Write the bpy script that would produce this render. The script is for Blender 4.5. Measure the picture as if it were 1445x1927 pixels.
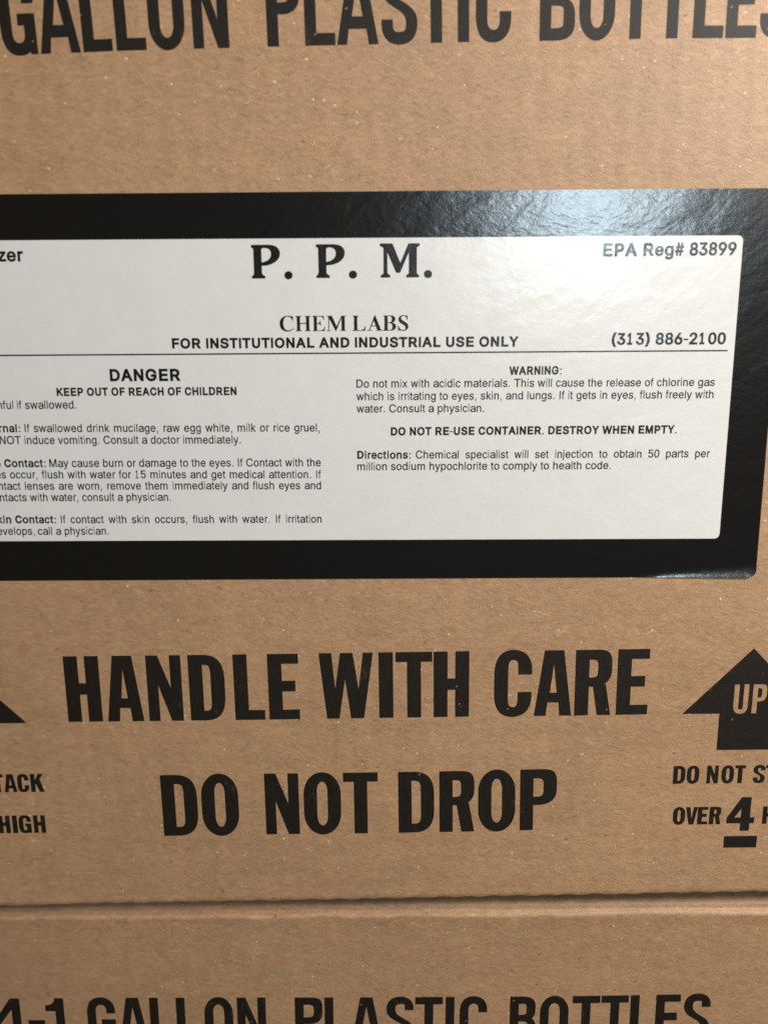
import bpy, bmesh, math, random
from mathutils import Vector, Matrix
from mathutils.geometry import delaunay_2d_cdt

random.seed(7)
S = bpy.context.scene
for o in list(bpy.data.objects):
    bpy.data.objects.remove(o, do_unlink=True)
C = S.collection

# ------------------------------------------------------------------ camera
PW, PH, F = 1445.0, 1927.0, 1336.0          # photo frame and focal length, in photo pixels
DIST = 0.194                                # metres from the lens to the carton face along the axis
DOWN = Vector((35.0, 7340.0, F)).normalized()          # the carton's downward edges, in camera axes (x right, y down, z forward)
RIGHT = Vector((1.0, -0.0053, 0.0029))
RIGHT = (RIGHT - DOWN * RIGHT.dot(DOWN)).normalized()
AWAY = RIGHT.cross(DOWN)
if AWAY.z < 0: AWAY = -AWAY
BOX_H, BOX_W, BOX_D = 0.296, 0.312, 0.300
TILT = 0.0133                               # the upper carton sits a touch crooked
LOW_Y = 0.0048                              # the lower carton stands this much further back

def ray_plane(px, py, y=0.0):
    """point of the carton-face plane seen at a photo pixel, before the height offset"""
    r = Vector((px - PW / 2, py - PH / 2, F))
    P0 = Vector((0, 0, DIST))
    t = (AWAY.dot(P0) + y) / AWAY.dot(r)
    P = r * t - P0
    return Vector((RIGHT.dot(P), y, -DOWN.dot(P)))
Z_LIFT = BOX_H - ray_plane(0, 1709).z - 0.0002
def world(px, py, y=0.0):
    p = ray_plane(px, py, y)
    p.z += Z_LIFT
    return p
def w_of(v):                                # camera-axes vector to world axes
    return Vector((RIGHT.dot(v), AWAY.dot(v), -DOWN.dot(v)))
cam_pos = w_of(Vector((0, 0, -DIST))) + Vector((0, 0, Z_LIFT))
cr, cd, cf = w_of(Vector((1, 0, 0))), w_of(Vector((0, 1, 0))), w_of(Vector((0, 0, 1)))
cam = bpy.data.cameras.new('camera')
cam_o = bpy.data.objects.new('camera', cam); C.objects.link(cam_o)
cam_o.matrix_world = Matrix(((cr.x, -cd.x, -cf.x, cam_pos.x), (cr.y, -cd.y, -cf.y, cam_pos.y),
                             (cr.z, -cd.z, -cf.z, cam_pos.z), (0, 0, 0, 1)))
cam.sensor_fit = 'VERTICAL'; cam.sensor_height = 36.0; cam.lens = 36.0 * F / PH
cam.clip_start = 0.005; cam.clip_end = 50
cam.dof.use_dof = True; cam.dof.focus_distance = 0.209
cam.dof.aperture_fstop = cam.lens / 2.3
S.camera = cam_o

# ------------------------------------------------------------------ light
W = bpy.data.worlds.new('World'); S.world = W; W.use_nodes = True
bg = W.node_tree.nodes['Background']
bg.inputs['Color'].default_value = (1.0, 0.80, 0.58, 1); bg.inputs['Strength'].default_value = 0.095

def lamp(name, at, aim, sx, sy, power, col):
    L = bpy.data.lights.new(name, 'AREA'); L.shape = 'RECTANGLE'; L.size = sx; L.size_y = sy
    L.energy = power; L.color = col
    o = bpy.data.objects.new(name, L); C.objects.link(o); o.location = at
    o.rotation_euler = (Vector(aim) - Vector(at)).to_track_quat('-Z', 'Y').to_euler()
    return o
glare_pt = world(1110, 372)
v = (glare_pt - cam_pos).normalized(); v.y = -v.y      # mirror ray off the label
lamp('ceiling_lamp', glare_pt + v * 2.6, glare_pt, 0.46, 0.27, 25.0, (0.74, 0.91, 1.0))
mid = world(722, 963)
lamp('overhead_lamp', mid + Vector((0.42, -0.34, 0.34)), mid + Vector((0.07, 0, -0.17)), 0.30, 0.10, 7.4, (1.0, 0.92, 0.82))

S.view_settings.view_transform = 'Standard'; S.view_settings.look = 'None'
S.view_settings.exposure = -0.14; S.view_settings.gamma = 1.0
S.view_settings.use_curve_mapping = False

# ------------------------------------------------------------------ materials
def mat(name):
    m = bpy.data.materials.new(name); m.use_nodes = True
    nt = m.node_tree
    return m, nt, nt.nodes['Principled BSDF']
def N(nt, t, **kw):
    n = nt.nodes.new(t)
    for k, v in kw.items():
        if k.startswith('i_'): n.inputs[k[2:].replace('_', ' ')].default_value = v
        else: setattr(n, k, v)
    return n
def link(nt, a, b): nt.links.new(a, b)
def coords(nt, scale=(1, 1, 1), rot=0.0, loc=(0, 0, 0)):
    tc = N(nt, 'ShaderNodeTexCoord')
    r = N(nt, 'ShaderNodeMapping'); r.inputs['Rotation'].default_value = (0, rot, 0); r.inputs['Location'].default_value = loc
    link(nt, tc.outputs['Object'], r.inputs['Vector'])
    m = N(nt, 'ShaderNodeMapping'); m.inputs['Scale'].default_value = scale
    link(nt, r.outputs[0], m.inputs['Vector'])
    return m.outputs[0]
def noise(nt, vec, scale, detail=3, rough=0.55, dist=0.0):
    n = N(nt, 'ShaderNodeTexNoise'); n.inputs['Scale'].default_value = scale; n.inputs['Detail'].default_value = detail
    n.inputs['Roughness'].default_value = rough; n.inputs['Distortion'].default_value = dist
    link(nt, vec, n.inputs['Vector']); return n.outputs['Fac']
def math_(nt, op, a, b=None, c=None):
    n = N(nt, 'ShaderNodeMath', operation=op)
    for i, v in enumerate((a, b, c)):
        if v is None: continue
        if isinstance(v, (int, float)): n.inputs[i].default_value = v
        else: link(nt, v, n.inputs[i])
    return n.outputs[0]
def rng(nt, v, a, b, c, d, smooth=False):
    n = N(nt, 'ShaderNodeMapRange'); n.clamp = True
    if smooth: n.interpolation_type = 'SMOOTHSTEP'
    n.inputs[1].default_value, n.inputs[2].default_value, n.inputs[3].default_value, n.inputs[4].default_value = a, b, c, d
    link(nt, v, n.inputs[0]); return n.outputs[0]
def mix(nt, fac, a, b, mode='MIX'):
    n = N(nt, 'ShaderNodeMix', data_type='RGBA', blend_type=mode)
    for i, v in ((0, fac), (6, a), (7, b)):
        if isinstance(v, (int, float)): n.inputs[i].default_value = v
        elif isinstance(v, tuple): n.inputs[i].default_value = (*v, 1)
        else: link(nt, v, n.inputs[i])
    return n.outputs[2]
def specks(nt, scale, keep, size, rot, stretch, loc):
    """scattered short fibres / grains: small ovals in a few of the cells"""
    vec = coords(nt, (1.0 / stretch, 1, 1), rot, loc)
    vo = N(nt, 'ShaderNodeTexVoronoi', feature='F1'); vo.inputs['Scale'].default_value = scale
    link(nt, vec, vo.inputs['Vector'])
    sep = N(nt, 'ShaderNodeSeparateColor'); link(nt, vo.outputs['Color'], sep.inputs[0])
    near = math_(nt, 'LESS_THAN', vo.outputs['Distance'], math_(nt, 'MULTIPLY', sep.outputs[1], size))
    pick = math_(nt, 'GREATER_THAN', sep.outputs[0], 1 - keep)
    return math_(nt, 'MULTIPLY', near, pick)
def bump(nt, h, dist, strength=1.0, prev=None):
    b = N(nt, 'ShaderNodeBump'); b.inputs['Distance'].default_value = dist; b.inputs['Strength'].default_value = strength
    link(nt, h, b.inputs['Height'])
    if prev is not None: link(nt, prev, b.inputs['Normal'])
    return b.outputs[0]

def kraft_nodes(nt):
    flat = 0.02     # squash depth so the pattern does not change through the sheet
    fib1 = noise(nt, coords(nt, (0.30, 1, 1), 0.10), 1500, 3, 0.65, 0.9)
    fib2 = noise(nt, coords(nt, (0.35, 1, 1), -0.42, (3, 1, 2)), 1200, 3, 0.65, 1.2)
    grain = noise(nt, coords(nt), 2600, 2, 0.6)
    mott = noise(nt, coords(nt, (0.6, 1, 1)), 170, 4, 0.6, 0.4)
    blot = noise(nt, coords(nt), 22, 3, 0.5)
    streak = noise(nt, coords(nt, (0.12, 1, 1), 0.02), 260, 2, 0.5)
    f = math_(nt, 'ADD', math_(nt, 'MULTIPLY', fib1, 0.30), math_(nt, 'MULTIPLY', fib2, 0.30))
    f = math_(nt, 'ADD', f, math_(nt, 'MULTIPLY', grain, 0.28))
    f = math_(nt, 'ADD', f, math_(nt, 'MULTIPLY', mott, 0.12))
    tone = rng(nt, f, 0.38, 0.62, 0, 1)
    col = mix(nt, tone, KR_D, KR_L)
    col = mix(nt, rng(nt, mott, 0.30, 0.70, 0, 0.22), col, mix(nt, 1.0, col, (1.10, 0.98, 0.86), 'MULTIPLY'))
    k = rng(nt, blot, 0.3, 0.7, 0.94, 1.06)
    k = math_(nt, 'MULTIPLY', k, rng(nt, streak, 0.3, 0.7, 0.965, 1.035))
    comb = N(nt, 'ShaderNodeCombineColor')
    for i in range(3): link(nt, k, comb.inputs[i])
    col = mix(nt, 1.0, col, comb.outputs[0], 'MULTIPLY')
    lite = specks(nt, 900, 0.065, 0.27, 0.0, 1.2, (0, 0, 0))
    lite2 = specks(nt, 1150, 0.16, 0.21, 0.35, 5.0, (4, 0, 1))
    lite3 = specks(nt, 1100, 0.15, 0.20, -0.45, 6.0, (1, 0, 7))
    dark = specks(nt, 760, 0.05, 0.25, 0.2, 1.8, (2, 0, 5))
    clump = rng(nt, noise(nt, coords(nt, (0.8, 1, 1), 0.2), 55, 3, 0.6), 0.36, 0.60, 0.25, 1.0)
    lite, lite2, lite3, dark = (math_(nt, 'MULTIPLY', q_, clump) for q_ in (lite, lite2, lite3, dark))
    col = mix(nt, math_(nt, 'MULTIPLY', math_(nt, 'MAXIMUM', lite2, lite3), 0.42), col, (0.56, 0.40, 0.26))
    col = mix(nt, math_(nt, 'MULTIPLY', lite, 0.7), col, (0.68, 0.56, 0.42))
    col = mix(nt, math_(nt, 'MULTIPLY', dark, 0.6), col, (0.05, 0.032, 0.02))
    return col, f, mott

KR_D, KR_L = (0.235, 0.131, 0.066), (0.425, 0.262, 0.146)
KRAFT, nt, p = mat('kraft_board')
col, f, mott = kraft_nodes(nt)
link(nt, col, p.inputs['Base Color'])
p.inputs['Roughness'].default_value = 0.56
p.inputs['Specular IOR Level'].default_value = 0.52
b1 = bump(nt, f, 0.00028, 0.75)
b2 = bump(nt, noise(nt, coords(nt, (0.7, 1, 1)), 90, 2), 0.0010, 0.35, b1)
flute = N(nt, 'ShaderNodeTexWave'); flute.inputs['Scale'].default_value = 1.0
link(nt, coords(nt, (50, 0, 0)), flute.inputs['Vector'])
b3 = bump(nt, flute.outputs['Fac'], 0.00012, 0.25, b2)
link(nt, b3, p.inputs['Normal'])

INK, nt, p = mat('black_flexo_ink')
col, f, mott = kraft_nodes(nt)
fine = noise(nt, coords(nt, (1, 1, 0.35)), 900, 3, 0.6)
ink = mix(nt, rng(nt, fine, 0.3, 0.75, 0, 1), (0.0060, 0.0037, 0.0021), (0.0125, 0.0082, 0.0050))
hole = specks(nt, 900, 0.05, 0.20, 0.5, 1.7, (9, 0, 3))
rub = math_(nt, 'MULTIPLY', rng(nt, noise(nt, coords(nt), 120, 4, 0.7), 0.60, 0.76, 0, 0.34), rng(nt, fine, 0.45, 0.6, 0, 1))
ink = mix(nt, math_(nt, 'MAXIMUM', math_(nt, 'MULTIPLY', hole, 0.6), math_(nt, 'MULTIPLY', rub, 0.5)), ink, col)
link(nt, ink, p.inputs['Base Color'])
p.inputs['Roughness'].default_value = 0.57
p.inputs['Specular IOR Level'].default_value = 0.27
b1 = bump(nt, f, 0.00018, 0.7)
link(nt, b1, p.inputs['Normal'])

def coat_normal(nt, paper):
    q = 0.5 if paper else 1.0
    wr = noise(nt, coords(nt, (0.55, 1, 1), 0.6), 190, 2, 0.5, 0.35)
    fl = noise(nt, coords(nt, (0.55, 1, 1), 0.35), 60, 2, 0.5, 0.6)
    gr = noise(nt, coords(nt, (0.8, 1, 1), 0.4), 1700, 2, 0.6)
    g2 = noise(nt, coords(nt, (0.5, 1, 1), -0.3), 700, 3, 0.6)
    b = bump(nt, fl, 0.0020, 0.07)
    b = bump(nt, wr, 0.00085, 0.125, b)
    b = bump(nt, g2, 0.00012, 0.42 * q, b)
    return bump(nt, gr, 0.000035, 0.45 * q, b)

LABEL_BLACK, nt, p = mat('black_label_coat')
d = noise(nt, coords(nt), 500, 3)
c = mix(nt, d, (0.0042, 0.0038, 0.0036), (0.0068, 0.0062, 0.0058))
sp = specks(nt, 170, 0.012, 0.16, 0.3, 1.8, (3, 0, 2))
c = mix(nt, math_(nt, 'MULTIPLY', sp, 0.5), c, (0.55, 0.53, 0.5))
link(nt, c, p.inputs['Base Color'])
p.inputs['Roughness'].default_value = 0.21
link(nt, coat_normal(nt, False), p.inputs['Normal'])

LABEL_WHITE, nt, p = mat('white_label_paper')
d = noise(nt, coords(nt, (0.8, 1, 1)), 130, 4, 0.6)
g = noise(nt, coords(nt, (0.5, 1, 1), 0.2), 1700, 3, 0.6)
c = mix(nt, rng(nt, d, 0.3, 0.7, 0, 1), (0.598, 0.592, 0.585), (0.628, 0.624, 0.622))
c = mix(nt, rng(nt, g, 0.35, 0.65, 0, 0.35), c, (0.55, 0.538, 0.52))
link(nt, c, p.inputs['Base Color'])
p.inputs['Roughness'].default_value = 0.23
p.inputs['Specular IOR Level'].default_value = 0.5
link(nt, coat_normal(nt, True), p.inputs['Normal'])

LABEL_INK, nt, p = mat('label_print')
d = noise(nt, coords(nt), 800, 3)
c = mix(nt, rng(nt, d, 0.3, 0.8, 0, 1), (0.0055, 0.0055, 0.006), (0.011, 0.011, 0.012))
link(nt, c, p.inputs['Base Color'])
p.inputs['Roughness'].default_value = 0.25
link(nt, coat_normal(nt, False), p.inputs['Normal'])

# ------------------------------------------------------------------ objects
def empty(name, label, cat, group=None):
    o = bpy.data.objects.new(name, None); C.objects.link(o); o.empty_display_size = 0.05
    o['label'] = label; o['category'] = cat
    if group: o['group'] = group
    return o
def obj(name, verts, faces, m, parent, smooth=False):
    me = bpy.data.meshes.new(name); me.from_pydata([tuple(v) for v in verts], [], faces); me.update()
    o = bpy.data.objects.new(name, me); C.objects.link(o); me.materials.append(m)
    if smooth:
        for q in me.polygons: q.use_smooth = True
    o.parent = parent
    return o

GRP = 'stacked cartons of gallon bottles'
upper = empty('cardboard_box', 'brown kraft cardboard box with the black bordered white warning label on its front', 'box', GRP)
lower = empty('cardboard_box', 'brown kraft cardboard box underneath, only its top strip and one line of lettering showing', 'box', GRP)
x_mid = world(668, 1345).x
lower.matrix_world = Matrix.Translation((x_mid, LOW_Y, 0))
UP_M = (Matrix.Translation((x_mid - BOX_W / 2, 0, BOX_H)) @ Matrix.Rotation(-TILT, 4, 'Y') @ Matrix.Translation((BOX_W / 2, 0, 0)))
upper.matrix_world = UP_M
UP_I = UP_M.inverted(); LOW_I = lower.matrix_world.inverted()

def vnoise(seed):
    r = random.Random(seed); vals = [r.uniform(-1, 1) for _ in range(512)]
    def f(x):
        i = math.floor(x); t = x - i; t = t * t * (3 - 2 * t)
        return vals[i % 512] * (1 - t) + vals[(i + 1) % 512] * t
    return f
n1, n2, n3, n4 = vnoise(1), vnoise(2), vnoise(3), vnoise(4)

def carton_mesh():
    """one closed carton: flat front, score line and rolled edge at the top, cut fluted edge at the bottom"""
    H, Wd, Dp = BOX_H, BOX_W, BOX_D
    nx = 260
    verts, faces = [], []
    prof_n = None
    for i in range(nx + 1):
        x = -Wd / 2 + Wd * i / nx
        wv = 0.00016 * math.sin(2 * math.pi * (x + 0.0011 * n2(x * 90)) / 0.0078 + n1(x * 60)) + 0.00010 * n1(x * 240) + 0.00018 * n3(x * 25)
        cr_ = 0.00035 + 0.00016 * n2(x * 130) + 0.00010 * n3(x * 420)
        zc = 0.00025 * n4(x * 70) + 0.00012 * n1(x * 300)
        dip = 0.00025 * n4(x * 40 + 9)
        prof = [(0.012, 0.0), (0.0040, 0.0), (0.0028, 0.0001 + wv), (0.00022, wv), (0.0, wv + 0.00025), (0.0, 0.0015), (0.0, 0.004),
                (0.0, H - 0.0135), (-0.00008 - cr_ * .2, H - 0.0106 + zc), (-cr_ * .85, H - 0.0086 + zc), (-cr_, H - 0.0078 + zc),
                (-cr_ * .30, H - 0.0073 + zc), (0.00035 + dip, H - 0.0070 + zc), (0.0009 + dip, H - 0.0068 + zc * .7), (0.00115 + dip, H - 0.0063 + zc * .3),
                (0.00125 + dip, H - 0.0056), (0.0016 + dip, H - 0.0050), (0.0034, H - 0.0043), (0.0060, H - 0.0034), (0.0090, H - 0.0016), (0.0120, H - 0.0003), (0.016, H), (0.02, H)]
        verts += [(x, y, z) for y, z in prof]
        prof_n = len(prof)
    for i in range(nx):
        for j in range(prof_n - 1):
            a = i * prof_n + j; b = a + prof_n
            faces.append((a, b, b + 1, a + 1))
    # remaining walls
    v0 = len(verts)
    back = [(-Wd / 2, Dp, 0), (Wd / 2, Dp, 0), (Wd / 2, Dp, H), (-Wd / 2, Dp, H)]
    verts += back
    l0, r0 = 0, nx * prof_n
    faces.append((v0 + 1, v0, v0 + 3, v0 + 2))
    faces.append([l0 + j for j in range(prof_n)] + [v0 + 3, v0])
    faces.append([v0 + 1, v0 + 2] + [r0 + j for j in reversed(range(prof_n))])
    faces.append([i * prof_n for i in range(nx + 1)][::-1] + [v0, v0 + 1])
    faces.append([i * prof_n + prof_n - 1 for i in range(nx + 1)] + [v0 + 2, v0 + 3])
    return verts, faces
V_, F_ = carton_mesh()
body = obj('body', V_, F_, KRAFT, upper)
bm = bmesh.new(); bm.from_mesh(body.data); bmesh.ops.recalc_face_normals(bm, faces=bm.faces); bm.to_mesh(body.data); bm.free()
for q in body.data.polygons: q.use_smooth = len(q.vertices) == 4 and q.index < len(body.data.polygons) - 5
body2 = body.copy(); C.objects.link(body2); body2.parent = lower

# ------------------------------------------------------------------ flat shapes from outlines
def area(p): return 0.5 * sum(p[i][0] * p[(i + 1) % len(p)][1] - p[(i + 1) % len(p)][0] * p[i][1] for i in range(len(p)))
def fill(contours, extra=(), pos=False):
    """triangles of a set of oriented outlines (non-zero rule), overlaps and holes allowed"""
    vs, es = [], []
    for c in contours:
        b = len(vs); vs += [Vector(q) for q in c]
        es += [(b + i, b + (i + 1) % len(c)) for i in range(len(c))]
    vs += [Vector(q) for q in extra]
    ov, oe, of, *_ = delaunay_2d_cdt(vs, es, [], 0, 1e-7)
    tris = []
    for t in of:
        a, b, c = (ov[k] for k in t)
        x, y = (a.x + b.x + c.x) / 3, (a.y + b.y + c.y) / 3
        w = 0
        for p in contours:
            n = len(p)
            for i in range(n):
                x0, y0 = p[i]; x1, y1 = p[(i + 1) % n]
                if (y0 <= y) != (y1 <= y):
                    xx = x0 + (y - y0) * (x1 - x0) / (y1 - y0)
                    if xx > x: w += 1 if y1 > y0 else -1
        if (w > 0 if pos else w): tris.append(tuple(t))
    return [(v.x, v.y) for v in ov], tris

def path(d, n=8):
    """outlines from a small path language: M L C Z"""
    t = d.split(); i = 0; out = []; cur = []
    while i < len(t):
        k = t[i]
        if k == 'M': cur = [(float(t[i + 1]), float(t[i + 2]))]; i += 3
        elif k == 'L': cur.append((float(t[i + 1]), float(t[i + 2]))); i += 3
        elif k == 'C':
            a = cur[-1]; b, c, e = [(float(t[i + 1 + 2 * q]), float(t[i + 2 + 2 * q])) for q in range(3)]
            for q in range(1, n + 1):
                s = q / n; u = 1 - s
                cur.append(tuple(u**3 * a[m] + 3 * u * u * s * b[m] + 3 * u * s * s * c[m] + s**3 * e[m] for m in (0, 1)))
            i += 7
        elif k == 'Z':
            if abs(cur[0][0] - cur[-1][0]) + abs(cur[0][1] - cur[-1][1]) < 1e-9: cur.pop()
            out.append(cur); i += 1
    return out
def ccw(c): return c if area(c) > 0 else c[::-1]
def cw(c): return c if area(c) < 0 else c[::-1]
def P(*pts): return ccw(list(pts))
def R(x0, y0, x1, y1): return [(x0, y0), (x1, y0), (x1, y1), (x0, y1)]
def rr(x0, y0, x1, y1, rx, ry, n=9, k=0.60):
    return path(f'M {x0+rx} {y0} L {x1-rx} {y0} C {x1-rx+rx*k} {y0} {x1} {y0+ry-ry*k} {x1} {y0+ry} L {x1} {y1-ry} '
                f'C {x1} {y1-ry+ry*k} {x1-rx+rx*k} {y1} {x1-rx} {y1} L {x0+rx} {y1} C {x0+rx-rx*k} {y1} {x0} {y1-ry+ry*k} {x0} {y1-ry} '
                f'L {x0} {y0+ry} C {x0} {y0+ry-ry*k} {x0+rx-rx*k} {y0} {x0+rx} {y0} Z', n)[0]

def gothic(ch, w, s, h):
    """bold condensed carton lettering; height 1, width w, upright stroke s, level stroke h"""
    hb = h * 0.94; i = w - s
    if ch == 'H': return [R(0, 0, s, 1), R(w - s, 0, w, 1), R(s * .9, .417, w - s * .9, .417 + h * 1.16)]
    if ch == 'I': return [R(0, 0, w, 1)]
    if ch == 'L': return [P((0, 0), (w, 0), (w, h), (s, h), (s, 1), (0, 1))]
    if ch == 'T': return [P((0, 1), (0, 1 - h), (w / 2 - s / 2, 1 - h), (w / 2 - s / 2, 0), (w / 2 + s / 2, 0), (w / 2 + s / 2, 1 - h), (w, 1 - h), (w, 1))]
    if ch == 'E': return [P((0, 0), (w, 0), (w, h), (s, h), (s, .43), (w * .885, .43), (w * .885, .43 + h * 1.08), (s, .43 + h * 1.08), (s, 1 - h), (w, 1 - h), (w, 1), (0, 1))]
    if ch == 'A':
        t = s * 0.69
        return [P((0, 0), (s * .86, 0), (s * .86 + (w / 2 - s * .86) * .205 / .81 * .72, .205), (w - s * .86 - (w / 2 - s * .86) * .205 / .81 * .72, .205), (w - s * .86, 0), (w, 0),
                  (w / 2 + t, 1), (w / 2 - t, 1)),
                cw([(w / 2 - (w / 2 - s * .86) * .50, .205 + h), (w / 2 + (w / 2 - s * .86) * .50, .205 + h), (w / 2, .80)])]
    if ch == 'N':
        t = s * .80; thin = h > .155 and s < .19
        t = s * .93 if thin else t; j = (.63, .37) if thin else (.55, .50)
        return [P((0, 0), (t, 0), (t, j[0]), (w - t * 1.06, 0), (w, 0), (w, 1), (w - t, 1), (w - t, j[1]), (t * 1.06, 1), (0, 1))]
    if ch == 'W':
        return [P((0, 1), (w * .233, 1), (w * .290, .445), (w * .394, 1), (w * .624, 1), (w * .724, .445), (w * .817, 1), (w, 1), (w * .815, 0), (w * .575, 0), (w * .477, .605), (w * .355, 0), (w * .125, 0))]
    if ch == 'V':
        return [P((0, 1), (s, 1), (w * .5, .30), (w - s * .86, 1), (w, 1), (w * .5 + s * .56, 0), (w * .5 - s * .52, 0))]
    if ch == 'O':
        return [ccw(rr(0, -.013, w, 1.013, w / 2, .36, k=.56)), cw(rr(s, hb, w - s, 1 - hb, (w - 2 * s) / 2, .17, k=.58))]
    if ch == 'D':
        return [P(*path(f'M 0 0 L {w*.42} 0 C {w*.83} 0 {w} .12 {w} .38 L {w} .62 C {w} .88 {w*.83} 1 {w*.42} 1 L 0 1 Z', 10)[0]),
                cw(path(f'M {s} {h} L {s+(w-2*s)*.35} {h} C {i-.01} {h} {i} {h+.05} {i} {h+.15} L {i} {1-h-.15} C {i} {1-h-.05} {i-.01} {1-h} {s+(w-2*s)*.35} {1-h} L {s} {1-h} Z')[0])]
    if ch in 'CG':
        thin = .155 < h < .165
        top = .66 if thin else .637
        bot = (.39 if thin else .372) if ch == 'C' else .345
        c = path(f'M {w} {top} L {w} .70 C {w} .90 {w*.80} 1.013 {w*.5} 1.013 C {w*.18} 1.013 0 .90 0 .64 L 0 .36 C 0 .10 {w*.18} -.013 {w*.5} -.013 '
                 f'C {w*.80} -.013 {w} .10 {w} .30 L {w} {bot} L {i} {bot} L {i} .27 C {i} {hb+.04} {w*.60} {hb} {w*.5} {hb} C {w*.42} {hb} {s} {hb+.03} {s} .28 L {s} .72 '
                 f'C {s} {1-hb-.03} {w*.42} {1-hb} {w*.5} {1-hb} C {w*.60} {1-hb} {i} {1-hb-.04} {i} .74 L {i} {top} Z', 9)[0]
        out = [ccw(c)]
        if ch == 'G':
            out += [R(w * .50, .38, w, .53), R(w - s, .20, w, .46), P((w - s * .62, 0), (w, 0), (w, .3), (w - s * .8, .3))]
        return out
    if ch in 'PR':
        m = .415 if ch == 'P' else .44
        out = [R(0, 0, s, 1), ccw(path(f'M {s*.5} {m} L {w*.50} {m} C {w*.84} {m} {w} {m+.10} {w} {m+.245} L {w} {1-.21} C {w} 1 {w*.80} 1 {w*.52} 1 L {s*.5} 1 Z', 9)[0]),
               cw(path(f'M {s} {m+hb} L {s+(i-s)*.3} {m+hb} C {i-.005} {m+hb} {i} {m+hb+.03} {i} {m+hb+.11} L {i} {1-h-.11} C {i} {1-h-.03} {i-.005} {1-h} {s+(i-s)*.3} {1-h} L {s} {1-h} Z')[0])]
        if ch == 'R':
            out.append(P((w - s * .98, 0), (w * 1.0, 0), (w * .84, .48), (s + (w - 2 * s) * .45, .46)))
        return out
    if ch == 'B':
        m = .53
        return [ccw(path(f'M 0 0 L {w*.48} 0 C {w*.86} 0 {w} .08 {w} .24 L {w} .31 C {w} .42 {w*.93} .49 {w*.83} .515 C {w*.92} .55 {w*.965} .62 {w*.965} .70 L {w*.965} .77 C {w*.965} .93 {w*.82} 1 {w*.46} 1 L 0 1 Z', 8)[0]),
                cw(path(f'M {s} {h} L {s+(i-s)*.3} {h} C {i} {h} {i} {h+.03} {i} {h+.09} L {i} {m-h*.5-.08} C {i} {m-h*.5-.02} {i} {m-h*.5} {s+(i-s)*.3} {m-h*.5} L {s} {m-h*.5} Z')[0]),
                cw(path(f'M {s} {m+h*.42} L {s+(i-s)*.3} {m+h*.42} C {i-w*.04} {m+h*.42} {i-w*.04} {m+h*.42+.03} {i-w*.04} {m+h*.42+.08} L {i-w*.04} {1-h-.08} C {i-w*.04} {1-h-.02} {i-w*.05} {1-h} {s+(i-s)*.3} {1-h} L {s} {1-h} Z')[0])]
    if ch == 'S':
        return [ccw(path(f'M 0 .315 L 0 .25 C 0 .08 {w*.20} -.013 {w*.5} -.013 C {w*.82} -.013 {w} .09 {w} .27 C {w} .41 {w*.82} .475 {w*.62} .535 C {w*.42} .60 {s} .65 {s} .745 '
                         f'C {s} .83 {w*.40} {1-hb} {w*.51} {1-hb} C {w*.64} {1-hb} {i} .86 {i} .79 L {i} .715 L {w} .715 L {w} .76 C {w} .92 {w*.80} 1.013 {w*.5} 1.013 C {w*.20} 1.013 0 .91 0 .735 '
                         f'C 0 .60 {w*.17} .53 {w*.38} .465 C {w*.60} .40 {i} .36 {i} .265 C {i} .17 {w*.62} {hb} {w*.5} {hb} C {w*.37} {hb} {s} .16 {s} .24 L {s} .315 Z', 9)[0])]
    if ch == 'K':
        return [R(0, 0, s, 1), P((s * .8, .30), (s * .8, .56), (w - s * 1.22, 1), (w - s * .06, 1)), P((w - s * 1.1, 0), (w, 0), (w * .68, .70), (w * .38, .50))]
    if ch == 'U':
        return [ccw(path(f'M 0 1 L 0 .26 C 0 .08 {w*.22} -.013 {w*.5} -.013 C {w*.78} -.013 {w} .08 {w} .26 L {w} 1 L {i} 1 L {i} .26 C {i} .16 {w*.62} {h} {w*.5} {h} C {w*.38} {h} {s} .16 {s} .26 L {s} 1 Z')[0])]
    if ch == '4' and .155 < h < .165:
        x = w * .88 - s
        return [R(x, 0, x + s, 1), R(0, .20, w, .35), P((0, .34), (s * .95, .34), (x + s * .2, .80), (x + s * .2, 1), (x - s * .05, 1))]
    if ch == '4':
        return [R(w * .51, 0, w * .51 + s, 1), P((0, .225), (w, .225), (w, .40), (0, .40)),
                P((0, .39), (w * .27, .39), (w * .51 + s * .3, .78), (w * .51 + s * .3, 1), (w * .50, 1))]
    if ch == '1':
        return [R(w - s, 0, w, 1), ccw(path(f'M 0 .715 L {w-s*.5} .715 L {w-s*.5} 1 L {w-s} 1 C {w-s*1.05} .90 {w*.35} .845 0 .845 Z')[0])]
    if ch == '-': return [R(0, .36, w, .36 + h)]
    if ch == '.': return [rr(0, 0, w, w, w / 2, w / 2, k=.56)]

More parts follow.
